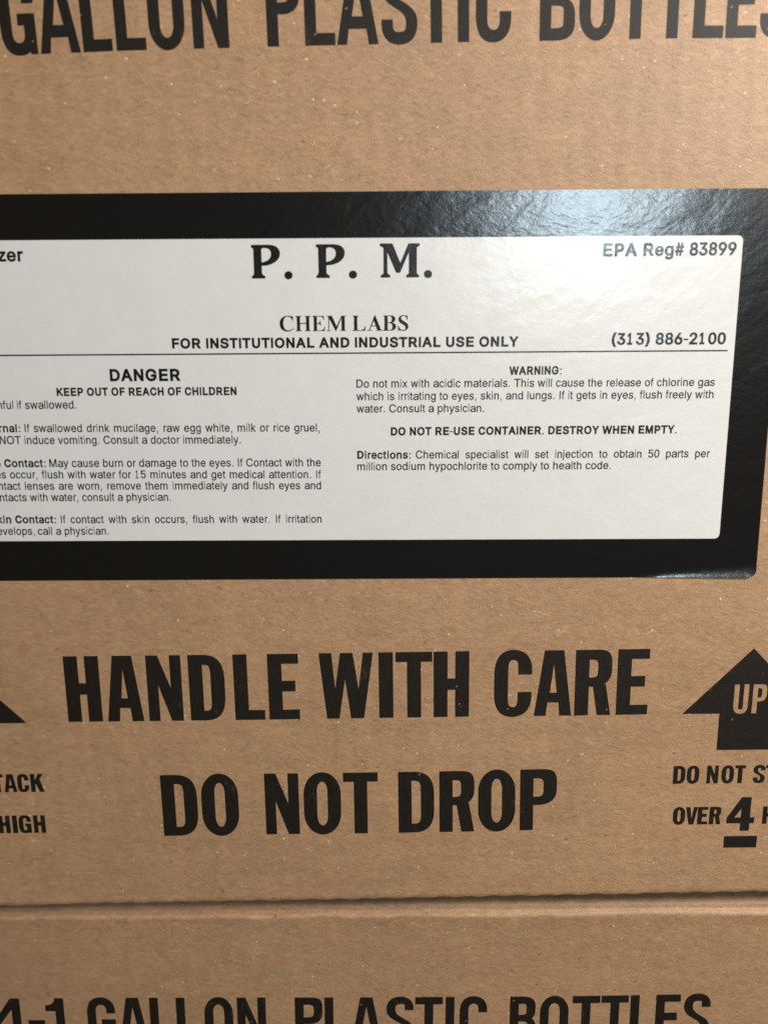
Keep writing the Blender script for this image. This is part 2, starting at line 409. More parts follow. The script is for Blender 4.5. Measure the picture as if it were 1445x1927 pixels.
# body text glyph outlines (cap height 1000)
GLYPHS = '''
#|475,0 640,1000 741,1000 577,0/20,276 37,377 786,377 769,276/125,0 289,1000 389,1000 226,0/79,622 96,724 844,724 828,622
(|175,406 176,450 179,496 183,542 190,589 198,636 207,684 218,731 230,777 244,822 259,867 275,910 291,951 309,990 328,1026 347,1060 464,1060 444,1018 425,975 407,931 391,887 375,842 361,796 348,751 336,706 326,661 317,616 310,572 305,529 301,487 298,446 297,406 298,370 300,334 304,298 309,262 315,225 323,188 332,150 343,112 356,72 370,32 385,-9 403,-52 421,-96 442,-142 464,-189 347,-189 315,-130 286,-72 260,-12 238,47 219,107 203,168 191,228 182,287 177,347
)|73,-189 96,-141 117,-94 136,-50 153,-6 169,35 183,76 195,115 206,154 215,192 222,229 229,265 233,301 237,336 239,371 240,406 239,446 236,487 232,529 227,572 219,616 211,661 201,706 189,751 176,796 162,842 147,887 130,931 112,975 93,1018 73,1060 190,1060 209,1026 228,990 246,951 263,910 279,867 293,822 307,777 319,731 330,684 340,636 348,588 354,541 358,495 361,450 362,406 360,346 355,286 346,225 333,165 317,105 298,45 276,-15 250,-73 222,-131 190,-189
,|74,-235 133,140 269,140 166,-235
-|662,481 662,369 224,369 224,481
.|187,-9 164,-6 143,3 124,17 109,36 100,57 97,81 100,104 109,126 124,144 143,159 164,168 187,170 211,168 232,159 251,144 266,126 274,104 277,81 274,57 266,36 251,17 232,3 211,-6
0|446,-13 402,-11 362,-4 324,8 288,25 255,47 225,74 198,105 174,140 153,179 135,223 120,271 109,322 101,377 96,437 94,499 96,562 101,621 109,677 121,728 136,776 154,820 175,860 199,895 226,926 256,952 289,974 324,991 362,1004 403,1011 446,1013 489,1011 529,1004 567,991 602,974 635,952 665,926 692,895 716,860 737,820 755,776 770,728 782,677 790,621 795,562 797,499 795,437 790,377 782,322 770,271 755,223 737,179 716,140 692,105 665,74 636,47 603,25 567,8 530,-4 489,-11/446,97 474,99 501,105 526,114 549,128 570,145 590,166 608,190 624,217 637,248 649,283 659,320 666,360 672,404 675,450 676,499 675,549 672,596 666,639 659,680 649,717 637,752 624,783 608,810 590,834 570,855 549,873 526,886 501,896 474,901 446,903 417,901 390,896 365,886 342,873 320,855 301,834 283,810 268,783 254,752 242,717 232,680 225,639 219,596 216,549 215,499 216,450 219,404 225,360 232,320 242,283 254,248 268,217 283,190 301,166 320,145 342,128 365,114 390,105 417,99
1|150,0 150,107 768,107 768,0/542,1000 542,0 417,0 417,881 411,881 169,703 169,839 390,1000
2|126,0 126,93 460,450 555,555 577,585 596,614 611,642 621,670 627,700 630,730 627,764 618,795 605,823 586,847 564,867 537,883 507,894 475,901 440,903 402,901 369,893 339,880 312,862 290,839 273,813 260,782 252,749 250,711 129,711 130,747 135,780 143,811 155,841 169,869 187,896 207,919 229,940 254,959 281,976 310,989 341,1000 373,1007 407,1012 442,1013 477,1012 511,1007 543,1000 573,990 601,976 628,960 652,942 674,922 693,900 710,875 724,849 735,822 743,793 747,763 749,732 747,695 740,660 729,624 720,603 709,581 695,558 679,534 660,508 639,482 615,453 588,422 558,388 525,353 300,119 300,111 765,111 765,0
3|428,-13 392,-12 358,-8 324,-2 292,7 261,19 231,33 205,50 180,68 158,89 138,113 121,138 107,165 97,195 90,226 86,259 215,259 221,226 232,197 249,171 270,149 295,131 325,116 357,106 392,100 430,98 469,100 506,108 541,119 571,136 597,157 618,183 634,212 644,246 647,285 644,320 635,354 621,386 601,414 574,439 540,459 516,469 490,477 461,482 430,485 395,487 308,487 308,588 566,881 566,889 137,889 137,1000 732,1000 732,905 415,547 415,568 458,570 499,569 537,564 573,555 606,542 637,526 664,508 689,487 710,463 729,437 745,409 757,380 766,350 771,318 772,285 771,250 765,218 757,187 744,158 728,130 709,104 687,81 663,60 636,41 607,24 575,11 541,0 505,-7 468,-12
5|435,-13 400,-12 366,-8 335,-1 304,9 275,22 248,37 223,54 201,73 181,95 163,118 148,143 135,170 126,197 120,226 117,256 240,256 245,227 256,200 271,175 291,153 314,134 341,118 370,107 401,100 435,98 474,101 510,111 543,127 572,148 597,174 617,205 632,240 641,278 644,319 641,360 632,399 616,435 596,466 570,493 540,515 506,531 469,541 428,544 395,542 362,537 329,528 299,515 273,500 252,483 132,497 189,1000 720,1000 720,889 296,889 263,593 268,593 291,611 318,626 349,639 382,648 416,654 451,656 478,655 504,652 529,647 554,640 578,631 600,620 621,608 642,594 661,578 678,561 694,542 709,522 723,501 734,478 745,454 753,429 760,404 765,377 768,349 768,321 767,283 762,247 753,212 741,180 725,149 707,120 685,93 662,70 636,48 607,30 576,14 543,2 509,-6 473,-12
6|445,-13 408,-12 374,-7 341,2 309,14 280,29 252,47 227,68 204,91 184,118 166,146 151,177 140,210 131,244 126,280 125,318 126,347 130,377 136,407 145,438 157,470 171,503 190,540 213,580 239,623 270,669 496,1000 633,1000 297,513 286,513 296,532 309,549 324,565 342,580 362,593 385,603 409,611 434,616 462,617 497,616 531,611 563,604 593,593 621,579 647,563 670,544 691,522 710,498 727,471 740,443 751,412 758,380 763,345 764,309 763,272 758,237 749,204 738,173 723,143 705,115 685,89 662,66 637,46 609,28 580,13 549,2 516,-7 481,-12/445,95 482,98 517,108 548,123 575,144 599,169 618,199 632,233 641,269 644,309 641,349 632,386 618,419 599,449 575,474 548,494 517,509 482,518 445,521 408,518 373,510 342,495 314,474 290,450 271,420 257,387 248,351 246,311 248,271 257,234 271,200 290,170 314,144 342,123 373,108 408,98
8|445,-13 405,-12 368,-8 332,0 298,10 266,22 237,38 210,56 186,75 164,97 146,121 130,147 118,175 109,204 104,234 102,266 103,291 106,315 111,339 119,362 128,384 147,418 171,448 199,474 230,495 264,511 300,520 300,525 272,534 246,546 222,562 201,582 182,605 166,631 154,658 145,686 140,716 138,748 140,778 145,806 153,834 164,860 178,884 195,907 214,928 236,947 260,964 287,979 315,991 345,1001 377,1008 410,1012 445,1013 479,1012 512,1008 544,1001 573,991 602,979 628,964 652,947 674,928 693,907 710,884 725,860 736,834 744,806 749,778 750,748 749,716 743,687 735,658 722,631 706,605 688,582 667,563 644,546 618,534 591,525 591,520 626,511 659,495 690,474 718,448 742,418 761,384 771,362 778,339 784,315 787,291 788,266 786,234 781,204 772,175 760,147 744,121 725,97 703,75 679,56 652,38 623,22 591,10 557,0 522,-8 484,-12/445,97 487,99 526,106 560,118 590,135 615,155 635,180 650,208 659,239 662,272 659,308 649,341 634,371 612,397 587,420 556,438 522,452 485,460 445,462 404,460 367,452 333,438 302,420 276,397 255,371 239,341 230,308 227,272 230,239 239,208 253,180 274,155 299,135 329,118 364,106 402,99/445,569 479,571 510,579 539,590 564,606 586,626 604,650 617,677 625,706 628,738 625,770 617,800 605,826 587,849 566,868 541,884 512,895 480,902 445,904 410,902 378,895 349,884 323,868 302,849 284,826 271,800 264,770 261,738 264,706 271,677 284,650 302,626 323,606 349,590 379,579 410,571
9|444,1013 481,1012 516,1007 549,998 580,986 610,971 637,953 663,932 685,909 705,882 723,854 738,823 750,790 758,756 763,720 764,682 763,653 759,623 753,593 744,562 733,530 718,497 699,460 677,420 650,377 619,331 394,0 256,0 593,487 604,487 594,468 581,451 565,435 547,420 527,407 505,397 481,389 455,384 428,383 393,384 359,389 328,396 298,407 269,421 243,437 220,456 198,478 180,502 163,529 149,557 139,588 131,620 126,655 125,691 126,728 131,763 140,796 151,828 166,858 184,885 205,911 227,934 253,954 280,972 310,987 341,998 374,1007 408,1012/444,905 408,902 374,892 342,877 314,856 291,831 272,801 258,767 249,731 246,691 249,651 258,614 272,581 291,551 314,526 342,506 374,491 408,482 444,479 482,482 516,490 548,505 575,526 599,550 618,580 632,613 641,649 644,689 641,729 632,766 618,800 599,830 576,856 548,877 517,892 482,902
:|187,-9 164,-6 143,3 124,17 109,36 100,57 97,81 100,104 109,126 124,144 143,159 164,168 187,170 211,168 232,159 251,144 266,126 274,104 277,81 274,57 266,36 251,17 232,3 211,-6/187,532 164,535 143,544 124,558 109,577 100,598 97,621 100,645 109,667 124,685 143,700 164,709 187,711 211,709 232,700 251,685 266,667 274,645 277,621 274,598 266,577 251,558 232,544 211,535
A|32,0 396,1000 543,1000 910,0 777,0 564,595 519,732 456,940 482,940 418,729 374,595 167,0/216,279 216,391 727,391 727,279
C|526,-13 475,-11 426,-3 380,9 337,27 295,49 257,76 222,107 190,143 162,183 137,227 116,274 100,325 88,380 82,438 79,499 82,561 88,619 100,674 116,725 137,773 162,817 190,857 222,892 257,923 295,951 337,973 380,991 426,1003 475,1011 526,1013 556,1013 585,1010 613,1005 641,999 669,991 695,982 721,970 745,957 768,943 790,926 811,908 831,889 849,868 865,846 880,822 894,798 905,771 915,744 923,715 930,685 803,685 793,718 781,748 765,776 747,800 726,822 702,842 677,859 649,872 620,883 589,890 558,894 526,896 489,894 455,889 422,879 391,866 361,850 333,829 307,806 284,779 264,749 246,715 230,678 219,638 210,595 205,549 203,499 205,450 210,404 219,361 231,321 246,284 264,251 285,220 308,194 333,170 361,150 391,133 423,121 455,111 490,106 526,104 558,106 589,110 620,118 649,128 677,142 702,158 726,178 747,200 765,225 781,252 793,283 803,315 930,315 924,285 916,257 906,229 894,203 881,178 866,155 849,132 831,112 812,92 791,74 769,58 746,43 721,30 696,19 669,9 642,1 614,-5 585,-10 556,-13
D|430,0 189,0 189,112 422,112 469,114 513,120 554,129 591,142 625,159 655,179 683,203 707,229 727,260 745,293 759,329 770,368 778,410 783,455 785,502 783,549 778,593 770,634 759,673 745,709 728,742 708,772 684,798 658,821 628,842 596,858 560,871 521,881 479,886 434,888 183,888 183,1000 443,1000 500,998 553,990 603,978 650,962 693,940 732,914 768,884 800,850 828,811 852,769 872,722 887,672 899,619 905,562 907,502 905,441 898,384 887,330 872,280 852,233 827,190 799,152 766,117 730,87 689,60 645,39 597,22 545,10 489,2/245,1000 245,0 118,0 118,1000
E|118,0 118,1000 732,1000 732,888 245,888 245,562 699,562 699,450 245,450 245,112 738,112 738,0
F|118,0 118,1000 726,1000 726,888 245,888 245,547 681,547 681,435 245,435 245,0
G|528,-13 476,-11 427,-3 380,9 335,27 294,49 255,77 220,108 188,143 160,183 136,227 115,275 100,326 88,380 81,438 79,499 81,561 88,619 100,674 115,725 136,773 160,817 188,857 220,892 254,923 293,951 334,973 377,991 423,1003 471,1011 521,1013 552,1012 583,1010 612,1005 641,998 669,990 696,980 722,968 747,954 770,939 793,922 814,904 833,885 851,864 868,842 883,818 896,794 908,768 918,742 926,714 932,685 802,685 791,717 777,746 761,773 743,797 723,820 700,839 675,856 649,870 620,882 589,890 556,894 521,896 486,894 453,889 421,879 390,867 360,850 332,830 307,806 284,779 264,749 246,715 230,678 219,638 210,595 205,549 203,499 205,450 210,404 219,361 231,321 246,285 264,251 285,221 308,194 334,171 362,150 392,134 424,121 457,111 492,106 528,104 561,105 593,110 623,117 651,127 678,140 702,156 725,174 745,194 763,217 779,242 792,270 802,299 810,330 814,363 815,398 854,391 556,391 556,503 940,503 940,393 937,345 931,300 920,257 905,216 886,179 863,144 837,112 808,84 776,59 740,37 702,19 662,5 619,-5 575,-11
H|118,0 118,1000 245,1000 245,568 771,568 771,1000 898,1000 898,0 771,0 771,456 245,456 245,0
I|61,0 61,112 232,112 232,888 61,888 61,1000 530,1000 530,888 359,888 359,112 530,112 530,0
K|205,286 205,425 273,513 343,596 416,677 715,1000 881,1000 454,542 448,543/118,0 118,1000 245,1000 245,657 244,442 245,380 245,0/732,0 369,509 448,608 882,0
L|118,0 118,1000 245,1000 245,112 710,112 710,0
M|118,0 118,1000 298,1000 545,368 565,312 588,241 612,165 632,96 604,96 625,162 649,238 672,311 693,368 936,1000 1116,1000 1116,0 991,0 991,572 992,643 993,725 995,812 997,899 1008,899 978,805 947,713 919,633 896,572 672,0 562,0 335,572 313,631 285,710 254,801 220,899 234,899 236,818 238,731 239,646 240,572 240,0
N|118,0 118,1000 268,1000 674,359 713,296 762,210 813,108 796,105 788,213 785,309 784,383 784,1000 911,1000 911,0 760,0 397,570 349,650 291,749 211,889 234,892 240,754 244,645 246,572 246,0
O|525,-13 474,-11 426,-3 380,9 337,27 296,49 257,76 222,107 190,143 162,183 137,227 116,274 100,325 88,380 82,438 79,499 82,561 88,619 100,674 116,725 137,773 162,817 190,857 222,892 257,923 296,951 337,973 380,991 426,1003 474,1011 525,1013 575,1011 623,1003 669,991 713,973 754,951 792,923 827,892 859,857 887,817 912,773 932,725 948,674 960,619 967,561 969,499 967,438 960,380 948,325 932,274 912,227 887,183 859,143 827,107 792,76 754,49 713,27 669,9 623,-3 575,-11/525,104 560,106 594,111 626,120 657,133 687,149 715,169 740,192 764,219 784,250 803,283 818,320 830,360 839,404 844,450 846,499 844,549 839,596 830,639 818,680 803,717 784,750 764,781 740,808 715,831 687,851 657,867 626,880 594,889 560,894 525,896 490,894 456,889 423,880 392,867 362,850 334,830 309,807 285,780 265,750 246,716 231,679 219,639 210,596 205,549 203,499 205,450 210,404 219,360 231,320 246,284 265,250 285,220 309,193 334,170 362,150 392,133 423,120 456,111 490,106
P|118,0 118,1000 462,1000 507,998 548,993 587,985 622,973 653,958 682,940 708,920 730,897 750,872 766,845 780,815 790,784 797,752 802,718 803,683 802,648 797,615 790,582 780,551 766,522 750,494 730,469 708,446 682,425 653,407 622,392 587,380 548,372 507,367 462,365 215,365 215,477 457,477 487,478 515,481 540,486 563,494 584,503 613,523 637,548 655,577 667,610 675,645 677,683 675,722 667,757 655,789 637,818 613,842 584,862 563,872 540,879 514,884 487,888 456,889 245,889 245,0
R|118,0 118,1000 464,1000 508,998 550,994 588,986 623,975 655,960 683,943 709,924 732,902 751,878 767,851 781,823 791,792 799,761 803,727 805,692 803,657 799,623 791,592 781,562 767,534 751,507 731,484 709,462 683,443 654,427 622,413 587,402 549,395 508,390 464,389 189,389 189,501 459,501 489,502 517,505 542,510 565,516 585,524 615,542 638,564 656,591 669,621 676,655 679,692 676,730 669,765 656,796 638,823 614,846 585,864 564,873 541,880 516,885 488,888 458,889 245,889 245,0/694,0 452,450 595,450 841,0
S|440,-17 397,-16 357,-12 319,-5 284,5 251,18 220,34 192,51 167,71 145,94 126,118 109,145 96,173 86,203 79,235 75,268 205,268 212,232 224,200 243,172 266,149 295,130 327,115 363,105 400,99 440,97 466,98 492,100 517,104 540,111 562,118 596,135 624,156 648,181 665,209 676,240 679,274 676,304 667,330 653,352 633,371 609,387 582,402 481,437 361,470 314,485 271,503 232,522 199,544 169,568 145,595 126,625 113,658 105,694 102,732 104,765 109,796 118,826 131,854 147,880 167,904 189,926 213,946 241,963 270,979 302,991 336,1001 371,1008 408,1012 446,1013 485,1012 522,1008 557,1001 590,991 621,978 651,963 677,946 701,927 722,905 741,882 757,857 770,830 779,803 785,773 788,743 663,743 658,772 648,798 634,821 616,842 594,860 568,875 540,886 510,895 477,900 442,901 401,899 363,892 329,880 299,864 273,845 253,822 238,796 229,768 226,738 230,706 240,679 257,656 280,636 305,619 333,606 417,577 519,549 612,518 645,504 676,487 705,467 732,444 756,418 776,388 791,354 800,316 803,272 801,240 796,210 787,180 775,152 760,125 741,100 719,77 694,56 667,37 636,21 602,7 565,-4 526,-11 484,-16
T|62,888 62,1000 819,1000 819,888 505,888 505,0 379,0 379,888
U|509,-16 463,-14 419,-9 378,1 339,14 303,30 269,50 239,73 211,98 187,126 166,157 149,190 136,225 126,262 120,300 118,340 118,1000 244,1000 244,350 246,322 249,295 256,270 265,245 277,222 290,201 307,181 325,163 345,147 368,134 392,122 419,113 447,106 477,103 509,101 541,103 571,106 599,113 626,122 650,134 672,147 693,163 711,181 727,201 740,222 752,245 760,270 767,295 771,322 772,350 772,1000 899,1000 899,340 897,300 891,262 881,225 868,190 850,157 829,126 805,98 778,73 748,50 714,30 678,14 639,1 598,-9 555,-14
W|305,0 32,1000 162,1000 321,385 345,286 367,184 387,78 372,78 393,184 415,286 440,385 602,1000 746,1000 907,385 933,286 956,184 977,78 960,78 981,184 1003,286 1028,385 1186,1000 1316,1000 1042,0 895,0 723,635 691,769 660,934 687,934 658,776 625,635 453,0
Y|400,0 400,409 32,1000 179,1000 378,677 437,574 491,453 440,453 494,576 551,677 749,1000 895,1000 527,409 527,0
a|314,-17 286,-16 260,-13 234,-7 209,0 186,10 163,21 143,35 125,50 108,68 94,88 81,109 72,132 65,157 61,184 60,212 63,252 71,287 85,316 104,341 126,362 152,380 182,394 213,405 246,414 350,432 459,446 485,450 506,455 521,462 533,471 539,484 542,501 542,505 540,534 534,560 524,583 511,603 493,620 471,633 446,643 417,648 385,650 351,648 320,643 293,634 269,621 249,607 231,591 217,574 205,556 197,538 81,572 92,598 105,622 120,644 136,663 154,680 174,695 194,709 216,720 238,730 261,738 285,744 309,749 333,753 357,755 381,756 409,755 438,751 470,746 501,737 532,725 562,708 589,688 613,661 634,630 644,608 652,583 657,556 661,526 662,494 662,0 544,0 544,102 536,102 525,84 512,67 495,48 475,31 451,16 423,2 391,-8 355,-15/335,89 377,92 415,101 448,115 476,135 499,157 518,183 531,211 539,241 542,271 542,373 535,368 524,362 510,358 455,346 394,337 345,330 264,312 240,302 220,289 203,274 191,255 183,233 181,206 183,182 189,161 200,142 215,126 233,113 255,103 279,95 306,91
b|451,-16 408,-13 371,-6 339,7 312,24 289,42 271,61 232,115 220,115 220,0 103,0 103,1000 223,1000 223,628 232,628 270,680 288,699 310,716 337,733 369,745 406,753 450,756 487,754 521,748 554,739 586,726 615,709 642,688 667,665 690,638 709,608 727,575 741,539 753,501 761,460 766,417 767,371 766,325 761,282 753,241 742,202 727,166 710,133 690,103 668,76 643,52 616,32 586,14 555,1 522,-8 487,-14/433,92 460,93 485,98 508,105 530,116 549,129 567,145 583,163 598,183 610,205 621,229 630,255 636,283 641,311 644,341 645,372 644,403 641,433 636,461 630,488 621,513 611,537 598,559 584,579 568,597 550,612 530,625 509,635 485,643 460,647 433,648 406,647 381,643 358,636 336,626 317,613 299,598 283,581 269,562 256,540 246,517 237,491 230,464 225,435 222,405 221,372 222,340 225,309 230,280 237,252 246,226 257,202 269,180 284,160 300,143 318,128 338,115 359,105 382,98 407,93
c|407,-16 368,-14 330,-8 295,1 261,15 230,32 200,53 174,77 150,104 129,134 110,167 95,203 83,241 74,281 69,324 67,368 69,414 74,457 83,498 95,536 110,572 129,605 150,636 174,663 200,687 230,707 261,725 295,738 330,748 368,754 407,756 443,754 478,749 511,741 543,730 572,716 600,700 625,680 648,658 668,633 686,605 700,576 711,544 595,515 589,534 581,552 571,568 559,584 546,598 531,611 514,622 496,631 476,639 455,644 432,647 407,648 379,647 352,642 328,634 306,624 285,610 267,593 250,575 236,554 224,532 213,508 205,482 198,455 193,427 190,398 189,368 190,339 193,311 198,283 205,257 213,231 224,207 236,184 250,164 267,146 285,130 306,116 328,105 352,97 379,93 407,91 432,92 455,96 477,101 497,109 515,118 532,130 548,143 561,158 573,174 583,192 592,211 598,230 713,201 702,169 688,138 671,110 650,85 628,62 602,42 574,24 544,10 512,-1 479,-10 444,-14
d|384,-16 347,-14 313,-8 280,1 249,14 219,32 192,52 167,76 145,103 125,133 107,166 93,202 82,241 74,282 69,325 67,371 69,417 74,460 82,501 93,539 108,575 125,608 145,638 168,665 192,688 220,709 249,726 280,739 313,748 348,754 385,756 428,753 466,745 497,733 524,716 546,699 565,680 602,628 611,628 611,1000 731,1000 731,0 615,0 615,115 603,115 564,61 545,42 523,24 496,7 464,-6 427,-13/402,92 428,93 453,98 476,105 497,115 517,128 535,143 551,160 566,180 578,202 589,226 597,252 604,280 609,309 612,340 613,372 612,405 609,435 604,464 598,491 589,517 578,540 566,562 552,581 536,598 518,613 498,626 477,636 453,643 429,647 402,648 375,647 349,643 326,635 304,625 284,612 266,597 250,579 236,559 224,537 213,513 205,488 198,461 193,433 190,403 189,372 190,341 193,311 198,283 205,255 213,229 224,205 237,183 251,163 267,145 285,129 305,116 327,105 350,98 375,93
e|417,-16 375,-14 335,-8 297,1 262,15 230,32 200,53 173,77 149,104 128,134 109,167 94,202 82,240 74,280 69,323 67,367 69,412 74,455 82,495 94,533 109,569 127,603 147,633 171,661 197,685 226,706 258,724 291,738 326,748 364,754 403,756 428,755 452,752 476,748 499,743 522,735 545,726 567,715 588,702 608,687 628,670 646,651 662,630 677,607 690,582 702,554 712,524 720,492 725,458 728,421 730,381 730,333 147,333 147,434 664,434 609,397 608,426 605,454 600,480 594,504 585,528 567,563 544,593 516,617 483,635 446,645 403,649 377,648 352,644 329,637 308,628 288,616 258,592 234,563 214,530 200,493 191,455 189,415 189,349 190,317 193,287 199,259 207,233 217,209 239,173 265,144 297,121 318,110 341,101 365,95 391,92 417,91 446,92 474,96 499,104 522,114 543,127 561,143 577,162 590,183 601,207 717,179 703,142 684,108 659,77 641,60 622,45 601,32 579,19 555,9 530,0 504,-7 476,-12 447,-15
f|448,746 448,643 13,643 13,746/158,0 158,848 162,889 172,924 188,955 210,981 236,1003 266,1020 299,1032 333,1039 368,1042 437,1036 477,1024 447,921 422,928 383,932 350,928 323,919 303,904 290,883 281,856 279,823 279,0
g|407,-296 375,-295 344,-293 315,-288 288,-282 263,-274 225,-259 191,-239 162,-216 137,-191 116,-165 99,-136 199,-80 239,-130 257,-146 278,-161 303,-173 333,-183 367,-189 407,-191 442,-190 474,-184 503,-176 530,-163 555,-148 575,-128 591,-105 603,-78 610,-46 612,-11 612,134 602,134 563,82 545,63 523,46 496,31 464,19 427,12 383,9 348,11 314,16 282,25 251,37 221,52 194,71 169,93 146,118 126,146 108,177 94,211 82,248 74,288 69,331 67,376 69,421 74,463 82,503 93,541 108,577 126,609 146,639 168,665 193,688 221,709 250,726 282,739 314,748 349,754 385,756 429,753 467,746 498,733 525,717 548,699 566,680 605,627 615,627 615,746 732,746 732,-17 730,-55 725,-90 717,-121 704,-150 689,-177 670,-200 649,-221 625,-239 599,-254 571,-267 541,-278 509,-286 477,-291 442,-295/403,116 446,120 484,130 518,148 547,172 571,202 590,238 598,262 605,289 610,317 613,347 614,379 613,410 610,439 605,467 599,494 590,519 571,556 548,588 519,614 499,626 478,636 454,643 429,647 403,648 376,647 350,643 327,635 305,625 285,612 267,597 251,580 237,560 224,539 213,516 205,491 198,465 193,437 190,408 189,379 190,348 193,319 198,291 205,265 214,241 233,204 257,174 286,149 306,137 327,128 351,121 376,117
h|223,446 223,0 103,0 103,1000 223,1000 223,565 201,565 216,604 233,638 253,667 275,692 299,712 325,728 353,740 383,749 414,754 447,756 477,754 505,751 531,744 557,736 580,724 602,711 622,694 640,676 656,654 670,631 681,604 690,575 697,544 701,509 702,472 702,0 582,0 582,462 580,496 575,526 566,553 553,577 537,598 517,616 495,629 470,639 443,645 413,647 378,644 346,637 316,624 289,606 267,583 248,556 235,523 226,487
i|103,0 103,746 223,746 223,0/164,870 143,873 123,881 106,894 92,910 84,929 81,950 84,971 92,990 106,1006 123,1019 143,1027 164,1030 187,1027 206,1019 224,1006 237,990 246,971 248,950 246,929 237,910 224,894 206,881 187,873
j|103,746 223,746 223,-59 223,-86 220,-111 215,-135 208,-157 200,-178 181,-208 157,-234 127,-254 107,-264 85,-271 61,-276 35,-279 7,-281 -19,-281 -19,-170 4,-170 35,-167 61,-157 80,-141 93,-119 101,-91 103,-57/164,870 142,873 122,881 105,894 91,910 83,929 81,950 83,971 91,990 105,1006 122,1019 142,1027 164,1030 186,1027 206,1019 223,1006 237,990 245,971 248,950 245,929 237,910 223,894 206,881 186,873
k|216,268 216,416 237,416 559,746 708,746 362,392 348,392/103,0 103,1000 223,1000 223,0/578,0 291,365 376,450 732,0
l|274,-5 241,-3 212,2 186,11 164,24 145,40 130,59 118,81 110,106 105,135 103,166 103,1000 223,1000 223,194 225,163 229,140 236,122 248,111 265,104 287,102 315,103 334,107 355,5 318,-2
m|103,0 103,746 220,746 221,581 211,581 224,618 240,651 260,680 284,704 310,724 338,739 368,750 399,757 431,759 463,757 492,751 519,741 543,727 565,709 584,688 600,664 613,638 624,610 631,579 614,579 625,614 642,646 663,674 688,699 716,720 748,737 783,749 820,757 858,759 884,758 909,755 932,749 955,741 977,731 998,718 1017,704 1034,687 1049,667 1063,646 1074,622 1083,595 1090,566 1093,535 1095,501 1095,0 974,0 974,499 973,529 967,556 958,579 945,599 929,615 897,634 861,646 823,650 791,647 762,640 736,629 713,613 694,593 679,570 668,545 661,516 659,486 659,0 539,0 539,511 534,550 520,583 497,611 467,633 432,645 392,650 363,647 336,641 310,629 286,613 265,593 247,568 234,539 226,506 223,468 223,0
n|223,446 223,0 103,0 103,746 219,746 220,565 201,565 216,604 233,638 253,667 275,692 299,712 325,728 353,740 383,749 414,754 447,756 477,754 505,751 531,744 556,736 580,724 602,711 622,694 640,676 655,654 669,631 681,604 690,575 697,544 701,509 702,472 702,0 582,0 582,462 580,496 575,526 566,553 553,577 537,598 517,616 495,629 470,639 443,645 413,647 378,644 346,637 316,624 289,606 267,583 248,556 235,523 226,487
o|407,-16 368,-14 330,-8 295,1 261,15 230,32 200,53 174,77 150,104 129,134 110,167 95,203 83,241 74,281 69,324 67,368 69,414 74,457 83,498 95,536 110,572 129,605 150,636 174,663 200,687 230,707 261,725 295,738 330,748 368,754 407,756 447,754 485,748 521,738 555,725 587,707 616,687 643,663 667,636 688,605 706,572 722,536 734,498 742,457 747,414 749,368 747,324 742,281 734,241 722,203 706,167 688,134 667,104 643,77 616,53 587,32 555,15 521,1 485,-8 447,-14/407,91 436,93 463,97 488,105 511,116 531,130 550,146 566,164 581,184 593,207 604,231 612,257 619,283 624,311 627,339 628,368 627,398 624,427 619,455 612,481 604,507 593,532 581,554 566,575 550,593 531,610 511,624 488,634 463,642 436,647 407,648 379,647 352,642 328,634 306,624 285,610 267,593 250,575 236,554 224,532 213,508 205,482 198,455 193,427 190,398 189,368 190,339 193,311 198,283 205,257 213,231 224,207 236,184 250,164 267,146 285,130 306,116 328,105 352,97 379,93
p|103,-281 103,746 220,746 220,628 232,628 270,680 288,699 310,716 337,733 369,745 406,753 450,756 487,754 521,748 554,739 586,726 615,709 642,688 667,665 690,638 709,608 727,575 741,539 753,501 761,460 766,417 767,371 766,325 761,282 753,241 742,202 727,166 710,133 690,103 668,76 643,52 616,32 586,14 555,1 522,-8 487,-14 451,-16 408,-13 371,-6 339,7 312,24 290,42 271,61 232,115 223,115 223,-281/433,92 460,93 485,98 508,105 530,116 549,129 567,145 583,163 598,183 610,205 621,229 630,255 636,283 641,311 644,341 645,372 644,403 641,433 636,461 630,488 621,513 611,537 598,559 584,579 568,597 550,612 530,625 509,635 485,643 460,647 433,648 406,647 381,643 358,636 336,626 317,613 299,598 283,581 269,562 256,540 246,517 237,491 230,464 225,435 222,405 221,372 222,340 225,309 230,280 237,252 246,226 257,202 269,180 284,160 300,143 318,128 338,115 359,105 382,98 407,93
r|103,0 103,746 219,746 219,631 227,631 244,666 268,696 300,722 321,734 344,744 368,751 393,755 419,756 451,756 479,754 479,634 452,638 407,640 373,638 342,631 313,618 287,602 265,582 247,557 234,530 226,499 223,466 223,0
s|358,-16 328,-15 299,-12 271,-8 245,-2 220,7 183,24 150,47 121,74 107,93 95,114 84,136 76,160 70,185 185,209 198,172 218,142 244,118 276,102 314,93 356,89 386,91 414,95 438,101 461,111 481,122 506,146 522,173 527,202 524,227 515,248 499,267 478,282 450,295 417,305 293,334 255,345 220,358 190,373 164,390 142,409 124,430 110,454 100,480 94,508 92,538 96,579 108,617 128,652 143,670 161,687 180,703 202,716 226,728 252,738 279,746 307,751 337,755 368,756 398,755 426,752 452,747 476,741 499,732 533,715 563,693 588,667 608,637 625,605 637,570 527,545 515,572 499,597 477,620 449,639 412,650 368,654 326,650 289,640 257,623 233,600 218,574 213,545 217,519 227,497 244,478 267,463 299,449 338,438 451,411 490,401 524,388 554,373 580,356 602,337 620,316 633,292 643,267 649,239 651,209 650,184 645,159 638,136 627,114 614,93 598,73 580,55 559,39 536,25 511,13 483,2 454,-6 424,-11 392,-15
t|401,746 401,643 13,643 13,746/128,926 248,926 248,192 250,162 256,138 267,120 284,108 306,100 335,98 364,100 397,105 419,3 377,-5 331,-8 294,-6 260,0 230,10 204,24 181,42 162,64 147,88 136,117 130,148 128,183
